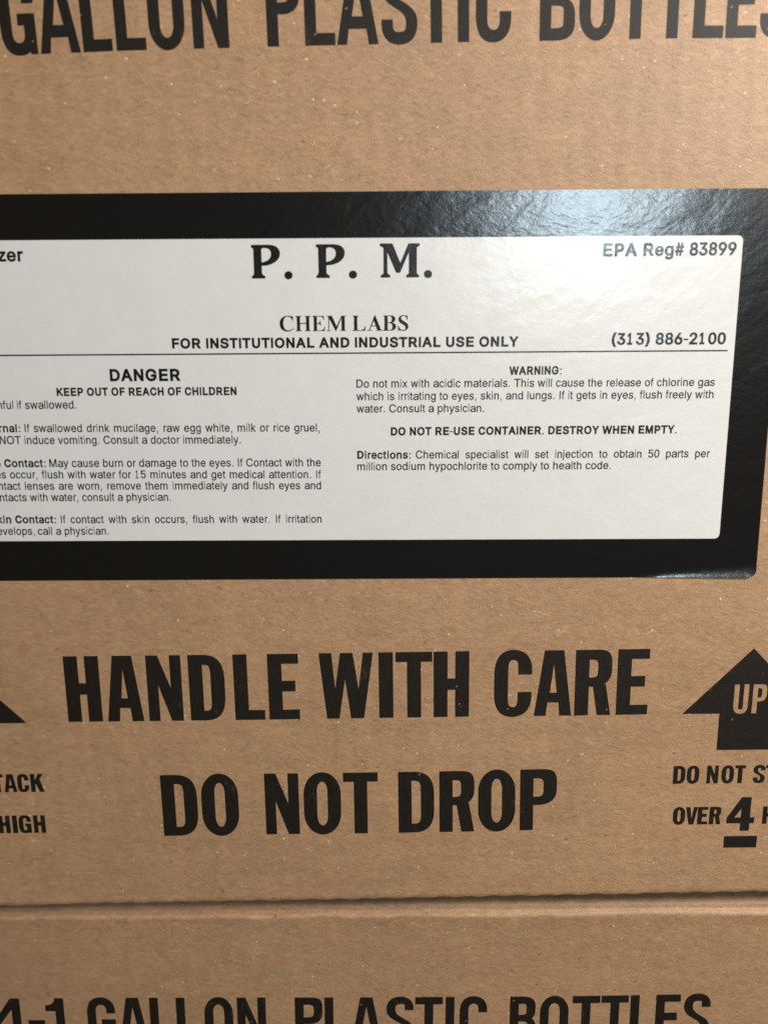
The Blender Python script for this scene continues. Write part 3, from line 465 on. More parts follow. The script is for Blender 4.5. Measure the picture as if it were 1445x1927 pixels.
u|358,-10 329,-9 301,-5 275,1 250,10 226,21 204,35 184,51 166,70 150,91 136,115 124,142 115,171 109,202 105,237 103,273 103,746 223,746 223,283 225,250 231,220 240,192 253,168 269,147 289,130 311,116 336,106 363,101 393,99 428,101 460,109 490,122 516,140 539,163 557,190 571,223 579,259 582,300 582,746 702,746 702,0 586,0 586,181 604,181 589,141 571,107 552,78 530,53 505,33 479,18 451,6 422,-3 391,-8
v|319,0 34,746 166,746 325,305 367,171 404,41 362,41 399,171 440,305 599,746 730,746 445,0
w|270,0 44,746 171,746 262,420 302,268 344,81 324,81 365,265 405,420 495,746 622,746 711,420 750,267 791,81 769,81 812,266 852,420 944,746 1070,746 844,0 724,0 627,338 599,442 571,551 544,664 571,664 544,551 516,442 487,338 391,0
x|41,0 337,429 336,336 56,746 197,746 290,601 352,498 407,405 345,405 398,498 458,601 554,746 691,746 410,332 410,421 703,0 564,0 454,168 393,267 340,357 402,357 351,267 291,168 180,0
y|93,-272 121,-168 140,-172 163,-176 184,-177 204,-175 223,-169 240,-159 256,-145 271,-126 284,-101 296,-70 319,-3 34,746 166,746 325,305 367,170 404,41 361,41 398,171 440,305 600,746 730,746 401,-114 385,-151 367,-183 347,-210 325,-234 300,-252 274,-267 245,-277 214,-283 180,-285 127,-281
z|82,0 82,90 499,628 499,635 94,635 94,746 654,746 654,650 248,118 248,111 666,111 666,0
'''
GL = {}
for ln in GLYPHS.strip('\n').split('\n'):
    ch, rest = ln[0], ln[2:]
    GL[ch] = [[tuple(map(int, q.split(','))) for q in c.split(' ')] for c in rest.split('/')]
GL['I'] = [[(0, 0), (0, 1000), (125, 1000), (125, 0)]]
GL['l'] = [[(0, 0), (0, 1000), (118, 1000), (118, 0)]]
def ad(s):      # advance, left and right ink edges, thousandths of an em
    d = {}
    for t in s.split():
        c, a, l, r = t.rsplit(':', 3); d[c] = (int(a), int(l), int(r))
    return d
REG = ad('A:667:14:654 B:667:74:627 C:722:44:681 D:722:81:674 E:667:86:616 F:611:86:583 G:778:48:704 H:722:77:646 I:278:91:188 K:667:76:663 L:556:76:537 M:833:73:761 N:722:76:646 O:778:39:739 P:667:86:622 R:722:88:684 S:667:49:620 T:611:14:597 U:722:79:644 V:667:20:647 W:944:16:928 Y:667:14:653 '
         'a:556:36:530 b:556:58:517 c:500:30:477 d:556:35:499 e:556:40:516 f:278:14:262 g:556:40:499 h:556:65:491 i:222:67:155 j:222:-16:155 k:500:67:501 l:222:67:155 m:833:65:769 n:556:65:491 o:556:35:521 p:556:58:517 q:556:35:494 r:333:77:332 s:500:32:464 t:278:14:257 u:556:68:489 v:500:8:492 w:722:14:709 x:500:11:490 y:500:11:489 z:500:31:469 '
         '0:556:37:519 1:556:101:359 2:556:26:507 3:556:34:522 4:556:25:523 5:556:32:514 6:556:38:518 8:556:38:517 9:556:42:514 .:278:87:191 ,:278:87:191 ::278:87:191 -:333:44:289 (:333:68:299 ):333:34:265 #:556:28:529')
BOLD = ad('A:722:20:702 B:722:76:669 C:722:44:684 D:722:76:685 E:667:76:621 F:611:76:587 G:778:44:713 H:722:71:651 I:278:64:214 K:722:87:722 L:611:76:583 M:833:69:765 N:722:69:654 O:778:44:734 P:667:76:627 R:722:76:677 S:667:39:629 T:611:14:598 U:722:72:651 V:667:19:648 W:944:6:938 Y:667:15:653 '
          'a:556:29:527 b:611:61:578 c:556:34:524 d:611:34:551 e:556:23:528 f:333:10:318 g:611:40:553 h:611:65:546 i:278:69:209 j:278:3:209 k:556:69:562 l:278:69:209 m:889:64:826 n:611:65:546 o:611:34:578 p:611:62:578 q:611:34:552 r:389:64:373 s:556:30:519 t:333:10:309 u:611:66:545 v:556:13:543 w:778:10:769 x:556:15:541 y:556:10:539 z:500:20:480 '
          '0:556:32:524 1:556:69:378 2:556:26:511 3:556:27:516 4:556:27:526 5:556:27:516 6:556:31:520 8:556:32:524 9:556:30:522 .:278:64:214 ,:278:64:214 ::333:92:242 -:333:27:306 (:333:35:314 ):333:19:298 #:556:18:538')
_cache = {}
def fat(c, d):
    """push an outline outwards by d"""
    n = len(c); out = []
    for i in range(n):
        a, b, e = Vector(c[i - 1]), Vector(c[i]), Vector(c[(i + 1) % n])
        u, v = (b - a), (e - b)
        if u.length < 1e-6 or v.length < 1e-6: out.append(tuple(b)); continue
        u.normalize(); v.normalize()
        nu, nv = Vector((u.y, -u.x)), Vector((v.y, -v.x))
        m = nu + nv
        if m.length < 0.35: m = nu
        m.normalize(); k = min(1.0 / max(m.dot(nu), 0.45), 1.8)
        out.append(tuple(b + m * d * k))
    return out
def sans(ch, bold):
    """triangles of one glyph, in em thousandths fitted to the advance tables"""
    key = (ch, bold)
    if key not in _cache:
        cs = GL[ch]; a, l, r = (BOLD if bold else REG)[ch]
        d = (43.0 if ch.isupper() else 31.0) if bold else 13.0
        if ch in '.,:-': d = 6.0
        xs = [q[0] for c in cs for q in c]; x0, x1 = min(xs), max(xs)
        big = max(cs, key=lambda c: abs(area(c)))
        sg = 1 if area(big) > 0 else -1
        sx = (r - l - 2 * d) / (x1 - x0); sy = (718 - 2 * d) / 1000.0
        out = []
        for c in cs:
            q = [(l + d + (p[0] - x0) * sx, d + p[1] * sy) for p in c]
            if sg < 0: q = q[::-1]
            out.append(fat(q, d))
        _cache[key] = fill(out)
    return _cache[key]

class Sheet:
    """collects flat print in photo pixels, then lays it on a carton face"""
    def __init__(self, inv, y=0.0, off=-0.00006, lay=0.0): self.v, self.f, self.inv, self.y, self.off = [], [], inv, y, off
    def put(self, vs, tris, m):
        b = len(self.v)
        for q in vs:
            p = self.inv @ m(q); self.v.append((p.x, self.off, p.z))
        for t in tris:
            self.f.append(tuple(b + k for k in t))
    def build(self, name, mt, parent, label=None):
        fs = []
        for t in self.f:
            a, b, c = (self.v[k] for k in t)
            s = (b[0] - a[0]) * (c[2] - a[2]) - (b[2] - a[2]) * (c[0] - a[0])
            fs.append(t if s > 0 else t[::-1])
        o = obj(name, self.v, fs, mt, parent)
        if label: o['label'] = label
        return o
def frame(pl, pr, y=0.0):
    """face-plane frame along a baseline given by two photo pixels"""
    a, b = world(*pl, y), world(*pr, y)
    u = (b - a); L = u.length; u = u / L
    return a, u, Vector((-u.z, 0, u.x)), L
def cap_of(px, py, top, y=0.0):
    a = world(px, py, y); b = world(px, top, y); return abs(b.z - a.z)

# ------------------------------------------------------------------ carton lettering
def interp(tab, x):
    if x <= tab[0][0]: (x0, y0), (x1, y1) = tab[0], tab[1]
    elif x >= tab[-1][0]: (x0, y0), (x1, y1) = tab[-2], tab[-1]
    else:
        k = max(i for i in range(len(tab) - 1) if tab[i][0] <= x); (x0, y0), (x1, y1) = tab[k], tab[k + 1]
    return y0 + (x - x0) * (y1 - y0) / (x1 - x0)
def carton_line(sheet, items, base, cap, stem, hbar, y=0.0):
    """items: (letter, left px, right px) along the baseline table; stem in px"""
    for ch, l, r in items:
        a, u, up, L = frame((l, interp(base, l)), (r, interp(base, r)), y)
        s = stem / (r - l) * L / cap
        wv = L / cap
        h = hbar
        vs, tr = fill(gothic(ch, wv, s, h))
        sheet.put(vs, tr, lambda q: a + u * (q[0] * cap) + up * (q[1] * cap))

GALLON = [('G', 8, 73.5), ('A', 78.5, 153.6), ('L', 158.8, 213.8), ('L', 221, 277), ('O', 283.5, 351), ('N', 365.5, 432.6),
          ('P', 504.2, 567), ('L', 575, 631.6), ('A', 635, 712.6), ('S', 718.8, 786), ('T', 788, 855), ('I', 861.5, 882.7), ('C', 895, 961),
          ('B', 1014.7, 1080.5), ('O', 1088.4, 1155), ('T', 1161, 1227), ('T', 1230, 1296), ('L', 1302, 1359), ('E', 1363.6, 1421), ('S', 1427, 1493)]
GB = [(89, 101.1), (186, 97.2), (250, 94.5), (400, 90.9), (515, 87.6), (600, 85.5), (673, 84), (821, 80.5), (872, 78.9), (1040, 76.4), (1195, 73.1), (1262, 72), (1390, 71.2)]
capG = cap_of(600, 85.5, 85.5 - 147)
sh = Sheet(UP_I); carton_line(sh, GALLON, GB, capG, 21.3, .160)
# the start of the line lies left of the frame
carton_line(sh, [('4', -134, -76), ('-', -62, -28), ('1', -20, 22 - 30)], [(-134, 109), (89, 101.1)], capG, 21, .160)
sh.build('printed_lettering', INK, upper, 'large black words giving the bottle size, along the top of the box')

HANDLE = [('H', 130.2, 194.8), ('A', 204.6, 272.8), ('N', 282.5, 347), ('D', 360.6, 427), ('L', 444, 500), ('E', 508, 565.2), ('W', 603.5, 703.8),
          ('I', 714, 740.5), ('T', 745.5, 813.5), ('H', 816, 882), ('C', 928.5, 998.5), ('A', 1004, 1074), ('R', 1079.6, 1147.5), ('E', 1157.8, 1216.5)]
HB = [(130, 1358.2), (340, 1356), (500, 1354), (700, 1351), (880, 1348.4), (1070, 1346.4), (1216, 1344)]
capH = cap_of(560, 1353.3, 1353.3 - 123.2)
sh = Sheet(UP_I); carton_line(sh, HANDLE, HB, capH, 25.8, .150)
sh.build('printed_lettering', INK, upper, 'black handling words across the middle below the label')
DROP = [('D', 310, 376), ('O', 384, 452.5), ('N', 502, 565), ('O', 574, 643), ('T', 648, 712), ('D', 750.5, 817), ('R', 827, 892), ('O', 899.5, 968.5), ('P', 977.5, 1045.5)]
DB = [(310, 1572.8), (520, 1569.6), (690, 1567.8), (870, 1564.8), (1000, 1561.8)]
capD = cap_of(540, 1569.4, 1569.4 - 114.2)
sh = Sheet(UP_I); carton_line(sh, DROP, DB, capD, 24.6, .148)
sh.build('printed_lettering', INK, upper, 'lowest centred line of black handling words')

def stack_block(dx, dy, ex, lab):
    sh = Sheet(UP_I)
    b1 = [(1265, 1474.8), (1385, 1473.6)]
    b1 = [(x + dx, y + dy) for x, y in b1]
    c1 = cap_of(1330 + dx, 1474 + dy, 1474 + dy - 33.6)
    row = [('D', 1265, 1287.5), ('O', 1290.5, 1313.5), ('N', 1328, 1349.3), ('O', 1355.5, 1378.6), ('T', 1380.5, 1400), ('S', 1415, 1437),
           ('T', 1441 if dx else 1438, 1461 if dx else 1458), ('A', 1462.5, 1486), ('C', 1487.6, 1509), ('K', 1512.3, 1537.3)]
    carton_line(sh, [(c, l + dx, r + dx) for c, l, r in row], b1, c1, 8.3, .17)
    b2 = [(1265 + ex, 1551.2 + dy + 0.5), (1385 + ex, 1550 + dy + 0.5)]
    row = [('O', 1264.5, 1287), ('V', 1288, 1310), ('E', 1310.5, 1329.6), ('R', 1332.7, 1354.2), ('H', 1432.5, 1454), ('I', 1458.5, 1467.5), ('G', 1470.5, 1493.5), ('H', 1498, 1520)]
    carton_line(sh, [(c, l + ex, r + ex) for c, l, r in row], b2, c1, 8.3, .17)
    dx = ex + (8 if ex else 0)
    b4 = [(1365 + dx, 1563.4 + dy), (1417 + dx, 1562.8 + dy)]
    c4 = cap_of(1390 + dx, 1563 + dy, 1499.8 + dy)
    carton_line(sh, [('4', 1364.5 + dx, 1416 + dx)], b4, c4, 17.0, .17)
    a, u, up, L = frame((1360 + dx, 1595 + dy), (1421.6 + dx, 1594.2 + dy))
    hb = cap_of(1390 + dx, 1594.6 + dy, 1573 + dy)
    vs, tr = fill([R(0, 0, L, hb)])
    sh.put(vs, tr, lambda q: a + u * q[0] + up * q[1])
    sh.build('printed_lettering', INK, upper, lab)
stack_block(0, 0, 0, 'small black stacking limit words under the right arrow, with an underlined number')
stack_block(-1452, 17.6, -1432, 'small black stacking limit words at the left edge')

def arrow(l, r, cap_px, lab):
    """broad block arrow with the word UP left open in it"""
    a, u, up, L = frame(l, r)
    hw = L / 2; c = a + u * hw
    k = hw / 124.0                      # metres per photo pixel here
    H = cap_px
    head = [(-hw, 0), (hw, 0), (0, H)]
    st = 54.0 * k
    down = H * 0.575
    body_ = [(-st, -down), (st, -down), (st, 0), (hw, 0), (0, H), (-hw, 0), (-st, 0)]
    cs = [ccw(body_)]
    hh = H * 0.452
    x0 = -27.5 * k
    for ch, x, w in (('U', -29.5 * k, 27.5 * k), ('P', 5.5 * k, 26.5 * k)):
        g = gothic(ch, w / hh, 9.6 * k / hh, .135)
        vs_u = []
        for q in g:
            cs.append([(x + p[0] * hh, 0.0 * hh + p[1] * hh) for p in q][::-1])
    # the letters are openings: triangles inside a letter are dropped by its reversed outline
    vs, tr = fill(cs, pos=True)
    sh = Sheet(UP_I)
    sh.put(vs, tr, lambda q: c + u * q[0] + up * q[1])
    sh.build('up_arrow', INK, upper, lab)
capA = cap_of(1400, 1342.5, 1219.7 + .5)
arrow((1283, 1343.4), (1531, 1341.2), capA, 'black arrow at the right edge pointing up')
arrow((-197, 1363.6), (51, 1360.3), capA, 'black arrow tip at the left edge')

# lower carton: the same size line
LOWER = [('4', -26, 45), ('-', 50, 81), ('1', 84, 119), ('G', 162, 215), ('A', 220, 276), ('L', 280, 321), ('L', 330, 372), ('O', 383, 437), ('N', 445, 499),
         ('P', 554, 606), ('L', 610, 654), ('A', 660, 718), ('S', 727, 778), ('T', 781, 833), ('I', 838.5, 855), ('C', 865, 917), ('B', 960, 1010), ('O', 1017, 1071),
         ('T', 1078, 1130), ('T', 1133, 1184), ('L', 1188, 1232), ('E', 1236, 1282), ('S', 1289, 1339)]
LT = [(20, 1878.6), (240, 1877.4), (490, 1877), (690, 1876.6), (845, 1875.8), (985, 1875.1), (1110, 1873.9), (1200, 1872.4), (1260, 1871.3), (1330, 1870.2)]
LOW_Yw = LOW_Y
def lower_base(x):              # baseline pixel under the cap line: same cap height in metres as the upper line
    t = interp(LT, x); lo, hi = t, t + 200
    z0 = world(x, t, LOW_Y).z
    for _ in range(40):
        m = (lo + hi) / 2
        if z0 - world(x, m, LOW_Y).z < capG: lo = m
        else: hi = m
    return lo
sh = Sheet(LOW_I, off=-0.00006)
def lean(x): return (x - 757) / (1880 - 8300)     # px sideways per px downwards at this column
for ch, l, r in LOWER:
    bl, br = lower_base(l), lower_base(r)
    dl = (bl - interp(LT, l))
    l2, r2 = l + lean(l) * dl, r + lean(r) * dl
    a, u, up, L = frame((l2, bl), (r2, br), LOW_Y)
    s = 16.6 / (r - l) * L / capG
    vs, tr = fill(gothic(ch, L / capG, s, .160))
    sh.put(vs, tr, lambda q: a + u * (q[0] * capG) + up * (q[1] * capG))
sh.build('printed_lettering', INK, lower, 'large black words giving the bottle size, cut off by the picture edge')

# ------------------------------------------------------------------ the label
def to_l(px, py): 
    p = UP_I @ world(px, py); return (p.x, p.z)
def rounded(quad, r, n=8):
    out = []
    m = len(quad)
    for i in range(m):
        p, a, b = Vector(quad[i]), Vector(quad[i - 1]), Vector(quad[(i + 1) % m])
        da, db = (a - p).normalized() * r[i], (b - p).normalized() * r[i]
        for k in range(n + 1):
            t = k / n; u = 1 - t
            out.append(tuple((p + da) * u * u + p * 2 * u * t * 1.0 + (p + db) * t * t))
    return out
def dense(c, step):
    out = []
    for i in range(len(c)):
        a, b = Vector(c[i]), Vector(c[(i + 1) % len(c)])
        n = max(1, int((b - a).length / step))
        out += [tuple(a.lerp(b, k / n)) for k in range(n)]
    return out
MM = 0.001
BL, BR, TR, TL = to_l(-113, 1093.2), to_l(1420.5, 1084.8), to_l(1481.5, 354.0), to_l(-203, 367.5)
outer = rounded([BL, BR, TR, TL], [2.2 * MM, 2.6 * MM, 2.2 * MM, 2.2 * MM])
bot_u = (Vector(BR) - Vector(BL)).normalized(); bot_n = Vector((-bot_u.y, bot_u.x))
def lift(x, z):
    """the lower right edge of the label has come loose and curls away from the board"""
    q = Vector((x, z)) - Vector(BL)
    s, d = q.dot(bot_u), q.dot(bot_n)
    L = (Vector(BR) - Vector(BL)).length
    t = (s - L * 0.845) / (L * 0.155)
    if t <= 0: return 0.0
    wd = (0.0008 + 0.0034 * min(1, t)) 
    if d > wd: return 0.0
    k = 1 - max(d, 0) / wd
    return LIFT * wd * min(1, t * 3.5) * k * k
LIFT = 0.17
grid = []
L_ = (Vector(BR) - Vector(BL)).length
for i in range(0, 150):
    s = L_ * 0.82 + (L_ * 0.18 - 0.0008) * i / 149
    for j in range(1, 16):
        d = 0.0055 * (j / 15) ** 1.3
        if s > L_ - 0.0032 and d < 0.0030: continue
        grid.append(tuple(Vector(BL) + bot_u * s + bot_n * d))
ring = dense(outer, 0.0006 if False else 0.0012)
vs, tr = fill([ccw(ring)], grid)
verts = [(x, -0.00016 - lift(x, z), z) for x, z in vs]
faces = []
for t in tr:
    a, b, c = (vs[k] for k in t)
    s = (b[0] - a[0]) * (c[1] - a[1]) - (b[1] - a[1]) * (c[0] - a[0])
    faces.append(t if s > 0 else t[::-1])
label = obj('label', verts, faces, LABEL_BLACK, upper, smooth=True)
label['label'] = 'glossy adhesive label with wide black border and white centre'
bm = bmesh.new(); bm.from_mesh(label.data)
be = [e for e in bm.edges if e.is_boundary]
ret = bmesh.ops.extrude_edge_only(bm, edges=be)
for g in ret['geom']:
    if isinstance(g, bmesh.types.BMVert): g.co.y += 0.00015
for e in be: e.smooth = False
bm.to_mesh(label.data); bm.free()

pw = rounded([to_l(-28, 1018.3), to_l(1351.8, 1013.2), to_l(1397.6, 443.0), to_l(-118, 453.6)], [1.6 * MM] * 4)
# the white field runs left beyond the frame, like the border
vs, tr = fill([ccw(pw)])
sh = Sheet(Matrix.Identity(4), off=-0.00019)
sh.v = [(x, -0.00019, z) for x, z in vs]; sh.f = list(tr)
sh.build('white_panel', LABEL_WHITE, label)

TXT_OFF = -0.00022
def words(text, bold):
    return [w for w in text.split(' ')]
def adv(w, bold):
    T = BOLD if bold else REG
    return sum(T[c][0] for c in w)
def text_line(parts, base, cap, name='printed_text', em=None, gap=278, lab=None, smudge=False):
    """parts: (text, bold, left px, right px or None, mode); base: two (px, py); modes: fit = even scaling, just = spread the word spaces, left = run leftwards from right px"""
    sh = Sheet(UP_I, off=TXT_OFF)
    a, u, up, L = frame(*base)
    def s_of(px):
        p = world(px, interp(base, px)); return (p - a).dot(u)
    capm = cap_of((base[0][0] + base[1][0]) / 2, (base[0][1] + base[1][1]) / 2, (base[0][1] + base[1][1]) / 2 - cap)
    ky = capm / 718.0
    ppm = L / (base[1][0] - base[0][0])          # metres per px
    for text, bold, l, r, mode in parts:
        T = BOLD if bold else REG
        ws = text.split(' ')
        tot = sum(adv(w, bold) for w in ws)
        first, last = T[text[0]], T[text[-1]]
        trim = first[1] + (last[0] - last[2])
        n = len(ws) - 1
        if mode == 'fit':
            kx = (s_of(r) - s_of(l)) / (tot + n * gap - trim); sp = gap * kx; x = s_of(l) - first[1] * kx
        elif mode == 'just':
            kx = em * ppm / 1000.0
            sp = ((s_of(r) - s_of(l)) - (tot - trim) * kx) / max(n, 1); x = s_of(l) - first[1] * kx
        else:
            kx = em * ppm / 1000.0; sp = gap * kx
            x = s_of(r) - (tot + n * gap - (last[0] - last[2])) * kx
        for w in ws:
            for ch in w:
                vs, tr = sans(ch, bold)
                x0 = x
                sh.put(vs, tr, lambda q: a + u * (x0 + q[0] * kx) + up * (q[1] * ky))
                x += T[ch][0] * kx
            x += sp
    return sh.build(name, LABEL_INK, label, lab)

B = [
    ([('Sanitizer', True, None, 46, 'left')], ((0, 492.6), (600, 489.0)), 25.2, 34.0),
    ([('EPA Reg# 83899', True, 1133.6, 1383.5, 'fit')], ((1133, 483.2), (1384, 480.6)), 25.2, None),
    ([('FOR INSTITUTIONAL AND INDUSTRIAL USE ONLY', True, 325, 974.5, 'fit')], ((325, 656.2), (974, 652.4)), 19.6, None),
    ([('(313) 886-2100', True, 1149.5, 1363.5, 'fit')], ((1149, 649.3), (1363, 648.0)), 22.6, None),
    ([('DANGER', True, 208.5, 340.3, 'fit')], ((208, 717.6), (340, 717.0)), 23.2, None),
    ([('KEEP OUT OF REACH OF CHILDREN', True, 108.5, 446, 'fit')], ((108, 745.4), (446, 743.6)), 15.6, None),
    ([('Harmful', False, None, 27.2, 'left'), ('if swallowed.', False, 34.2, 145.2, 'fit')], ((0, 769.8), (145, 769.0)), 15.6, 20.0),
    ([('Internal:', True, None, 40.3, 'left'), ('If swallowed drink mucilage, raw egg white, milk or rice gruel,', False, 48.4, 601.6, 'just')], ((48, 813.2), (601, 812.0)), 15.4, 20.0),
    ([('Do', False, None, -5, 'left'), ('NOT induce vomiting. Consult a doctor immediately.', False, 1.6, 453.6, 'fit')], ((1, 835.8), (453, 834.6)), 15.4, 20.0),
    ([('Eye Contact:', True, None, 88.0, 'left'), ('May cause burn or damage to the eyes. If Contact with the', False, 94.8, 604.0, 'just')], ((95, 878.9), (604, 877.4)), 15.3, 19.8),
    ([('eyes', False, None, 13.5, 'left'), ('occur, flush with water for 15 minutes and get medical attention. If', False, 21.0, 604.2, 'just')], ((20, 900.2), (604, 899.8)), 15.2, 19.7),
    ([('contact', False, None, 40.6, 'left'), ('lenses are worn, remove them immediately and flush eyes and', False, 49.2, 604.6, 'just')], ((49, 921.6), (604, 920.4)), 15.1, 19.6),
    ([('contacts', False, None, 52.3, 'left'), ('with water, consult a physician.', False, 58.6, 322.5, 'fit')], ((58, 943.0), (322, 942.2)), 15.0, 19.6),
    ([('Skin Contact:', True, None, 107.4, 'left'), ('If contact with skin occurs, flush with water. If irritation', False, 116.4, 605.6, 'just')], ((116, 984.4), (605, 983.4)), 14.9, 19.5),
    ([('develops,', False, None, 67.0, 'left'), ('call a physician.', False, 73.2, 205.8, 'fit')], ((73, 1006.2), (205, 1005.8)), 14.8, 19.4),
    ([('WARNING:', True, 957.6, 1056, 'fit')], ((957, 705.6), (1056, 704.8)), 16.2, None),
    ([('Do not mix with acidic materials. This will cause the release of chlorine gas', False, 670.8, 1343.0, 'fit')], ((670, 729.6), (1343, 726.4)), 15.5, None),
    ([('which is irritating to eyes, skin, and lungs. If it gets in eyes, flush freely with', False, 670.8, 1340.8, 'fit')], ((670, 753.4), (1341, 749.4)), 15.4, None),
    ([('water. Consult a physician.', False, 671.2, 910.2, 'fit')], ((671, 776.4), (910, 775.2)), 15.3, None),
    ([('DO NOT RE-USE CONTAINER. DESTROY WHEN EMPTY.', True, 735.4, 1271.8, 'fit')], ((735, 819.6), (1272, 815.6)), 15.7, None),
    ([('Directions:', True, 672.4, 773.0, 'fit'), ('Chemical specialist will set injection to obtain 50 parts per', False, 782.2, 1333.8, 'just')], ((672, 863.4), (1334, 860.4)), 15.2, 19.8),
    ([('million sodium hypochlorite to comply to health code.', False, 672.6, 1148.2, 'fit')], ((672, 885.0), (1148, 882.6)), 15.1, None),
]
for parts, base, cap, em in B:
    text_line(parts, base, cap, em=em)

# the thin rule under the heading
a, b = world(-95, 669.6), world(1368, 659.8)
u = (b - a).normalized(); up = Vector((-u.z, 0, u.x)); L = (b - a).length; th = 2.6 * L / 1463
vs, tr = fill([R(0, -th / 2, L, th / 2)])
sh = Sheet(UP_I, off=TXT_OFF); sh.put(vs, tr, lambda q: a + u * q[0] + up * q[1]); sh.build('ruled_line', LABEL_INK, label)

# soft-cornered slab letters of the heading (traced at 7.225 units per photo pixel)
PP = ('M 12 0 L 172 0 C 188 0 188 30 172 38 C 150 48 138 60 138 85 L 138 172 C 290 172 390 250 390 338 C 390 420 320 458 235 458 L 20 458 C -8 458 -6 424 14 417 '
      'C 26 412 30 405 30 385 L 30 85 C 30 60 20 48 8 38 C -8 28 -6 0 12 0 Z M 138 220 L 138 380 C 138 405 150 415 180 415 C 235 415 268 390 268 335 C 268 265 200 225 138 220 Z')
MMM = ('M 12 0 L 122 0 C 140 0 140 28 125 36 C 105 46 95 56 95 75 L 95 345 L 205 82 C 213 66 225 62 240 62 C 258 62 268 66 275 82 L 385 345 L 385 75 C 385 56 375 46 358 36 '
       'C 342 28 345 0 360 0 L 512 0 C 530 0 530 28 514 36 C 500 44 493 56 493 75 L 493 395 C 493 410 500 414 515 420 C 540 430 538 464 514 464 L 392 464 C 382 464 378 460 374 452 '
       'L 270 200 L 172 445 C 166 458 160 464 150 464 L 12 464 C -14 464 -14 432 4 424 C 30 414 42 410 42 390 L 42 75 C 42 56 30 46 14 36 C -4 28 -4 0 12 0 Z')
sh = Sheet(UP_I, off=TXT_OFF)
def place(paths, px, py, k):
    a, u, up, L = frame((px, py), (px + 60, py - 0.35)); m = L / 60 / 7.225
    kz = cap_of(px + 20, py, py - 63.4) / 458.0
    vs, tr = fill(paths)
    sh.put(vs, tr, lambda q: a + u * (q[0] * m) + up * (q[1] * kz))
def pp(d):
    cs = path(d, 7); return [ccw(cs[0])] + [cw(c) for c in cs[1:]]
place(pp(PP), 474.8, 524.4, 1); place(pp(PP), 595.8, 523.4, 1); place(pp(MMM), 715.9, 522.6, 1)
def dot(px, py, r): place([ccw(rr(-r, -r, r, r, r, r, k=.5523))], px, py, 1)
dot(543.3, 518.2, 56); dot(664.2, 517.0, 56); dot(805.1, 516.0, 56)
sh.build('printed_heading', LABEL_INK, label)

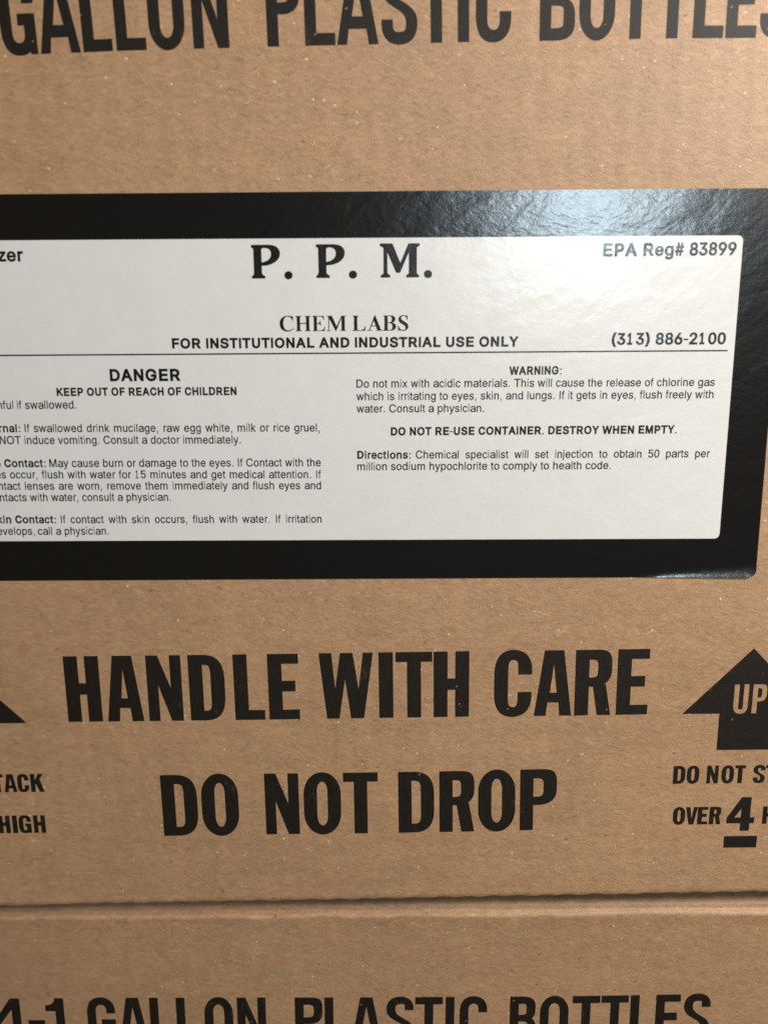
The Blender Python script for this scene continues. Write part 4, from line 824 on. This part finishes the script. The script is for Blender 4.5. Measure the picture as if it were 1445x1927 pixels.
# bold roman capitals of the second heading
def roman(ch):
    sf = .042
    def stem(x0, x1, l=.10, r=.10, top=True, bot=True):
        o = [R(x0, 0, x1, 1)]
        for on, y0, y1, sg in ((bot, 0, sf, 1), (top, 1 - sf, 1, -1)):
            if on:
                yb = y1 if sg > 0 else y0; k = .05 * sg
                o.append(R(x0 - l, y0, x1 + r, y1))
                if l: o.append(P((x0, yb), (x0 - l * .5, yb), (x0, yb + k)))
                if r: o.append(P((x1, yb), (x1 + r * .5, yb), (x1, yb + k)))
        return o
    if ch == 'H': return stem(.12, .34) + stem(.75, .97) + [R(.3, .475, .8, .54)]
    if ch == 'E':
        return stem(.12, .34, r=0) + [R(.3, 1 - sf, .83, 1), P((.83, 1), (.60, 1), (.60, .96), (.74, .90), (.79, .72), (.83, .72)), R(.3, .485, .58, .535),
                P((.60, .33), (.60, .69), (.565, .69), (.53, .58), (.45, .535), (.45, .485), (.53, .45), (.565, .33)), R(.3, 0, .86, sf), P((.60, 0), (.86, 0), (.91, .29), (.87, .29), (.80, .13), (.62, .042))]
    if ch == 'L': return stem(.12, .34) + [R(.3, 0, .85, sf), P((.52, 0), (.86, 0), (.90, .31), (.86, .31), (.79, .14), (.60, .042))]
    if ch == 'M':
        return [R(.13, 0, .185, 1), R(.02, 0, .30, sf), R(.02, 1 - sf, .30, 1), P((.10, 1), (.38, 1), (.70, .24), (.64, 0), (.60, 0)), P((.60, 0), (.65, 0), (1.06, 1), (1.0, 1), (.63, .22)), R(1.0, 0, 1.22, 1), R(.90, 0, 1.32, sf), R(1.0, 1 - sf, 1.32, 1)]
    if ch == 'A':
        return [P((.11, 0), (.17, 0), (.505, .80), (.54, 1), (.50, 1)), P((.40, .80), (.50, 1.02), (.54, 1.02), (.93, 0), (.68, 0)), R(0, 0, .33, sf), R(.58, 0, 1.02, sf), R(.24, .29, .72, .345)]
    if ch == 'B':
        return [ccw(c) if i == 0 else cw(c) for i, c in enumerate(path('M .02 0 L .52 0 C .76 0 .90 .10 .90 .27 C .90 .42 .80 .50 .64 .53 C .78 .57 .855 .64 .855 .75 C .855 .92 .73 1 .50 1 L .02 1 L .02 .958 C .10 .955 .12 .94 .12 .88 L .12 .12 C .12 .06 .10 .045 .02 .042 Z '
                'M .34 .50 L .44 .50 C .58 .50 .66 .42 .66 .27 C .66 .12 .58 .045 .44 .045 C .36 .045 .34 .06 .34 .12 Z M .34 .55 L .34 .955 L .43 .955 C .56 .955 .62 .88 .62 .76 C .62 .62 .56 .55 .43 .55 Z', 6))]
    if ch == 'C':
        return [ccw(path('M .90 1.01 L .86 1.01 C .85 .96 .83 .955 .79 .97 C .70 1.01 .62 1.02 .54 1.02 C .20 1.02 0 .78 0 .49 C 0 .20 .20 -.02 .53 -.02 C .70 -.02 .84 .05 .93 .19 L .90 .22 C .81 .11 .70 .06 .58 .06 C .36 .06 .25 .22 .25 .50 C .25 .80 .36 .965 .55 .965 C .72 .965 .83 .85 .87 .66 L .90 .66 Z', 8)[0])]
    if ch == 'S':
        return [ccw(path('M .62 1.02 L .585 1.02 C .575 .975 .555 .965 .52 .98 C .46 1.01 .40 1.02 .34 1.02 C .15 1.02 .03 .89 .03 .73 C .03 .43 .50 .42 .50 .20 C .50 .10 .43 .04 .33 .04 C .19 .04 .08 .15 .04 .33 L 0 .33 L .01 -.02 L .05 -.02 C .06 .02 .085 .035 .12 .02 C .20 -.01 .27 -.02 .34 -.02 C .56 -.02 .69 .11 .69 .29 '
                     'C .69 .58 .21 .62 .21 .82 C .21 .91 .27 .965 .36 .965 C .48 .965 .56 .87 .59 .71 L .63 .71 Z', 7)[0])]
sh = Sheet(UP_I, off=TXT_OFF)
ROM_W = {'C': .93, 'H': 1.09, 'E': .91, 'M': 1.32, 'L': .90, 'A': 1.02, 'B': .90, 'S': .69}
for ch, l, r in [('C', 88, 222), ('H', 238, 392), ('E', 402, 528), ('M', 540, 733), ('L', 790, 920), ('A', 932, 1085), ('B', 1084, 1214), ('S', 1232, 1334)]:
    l, r = 510 + l / 5.1607, 510 + r / 5.1607
    base = [(520, 623.6), (780, 622.0)]
    a, u, up, L = frame((l, interp(base, l)), (r, interp(base, r)))
    kz = cap_of(l, interp(base, l), interp(base, l) - 28.6)
    kx = L / ROM_W[ch]
    vs, tr = fill(roman(ch))
    sh.put(vs, tr, lambda q: a + u * (q[0] * kx) + up * (q[1] * kz))
sh.build('printed_heading', LABEL_INK, label)
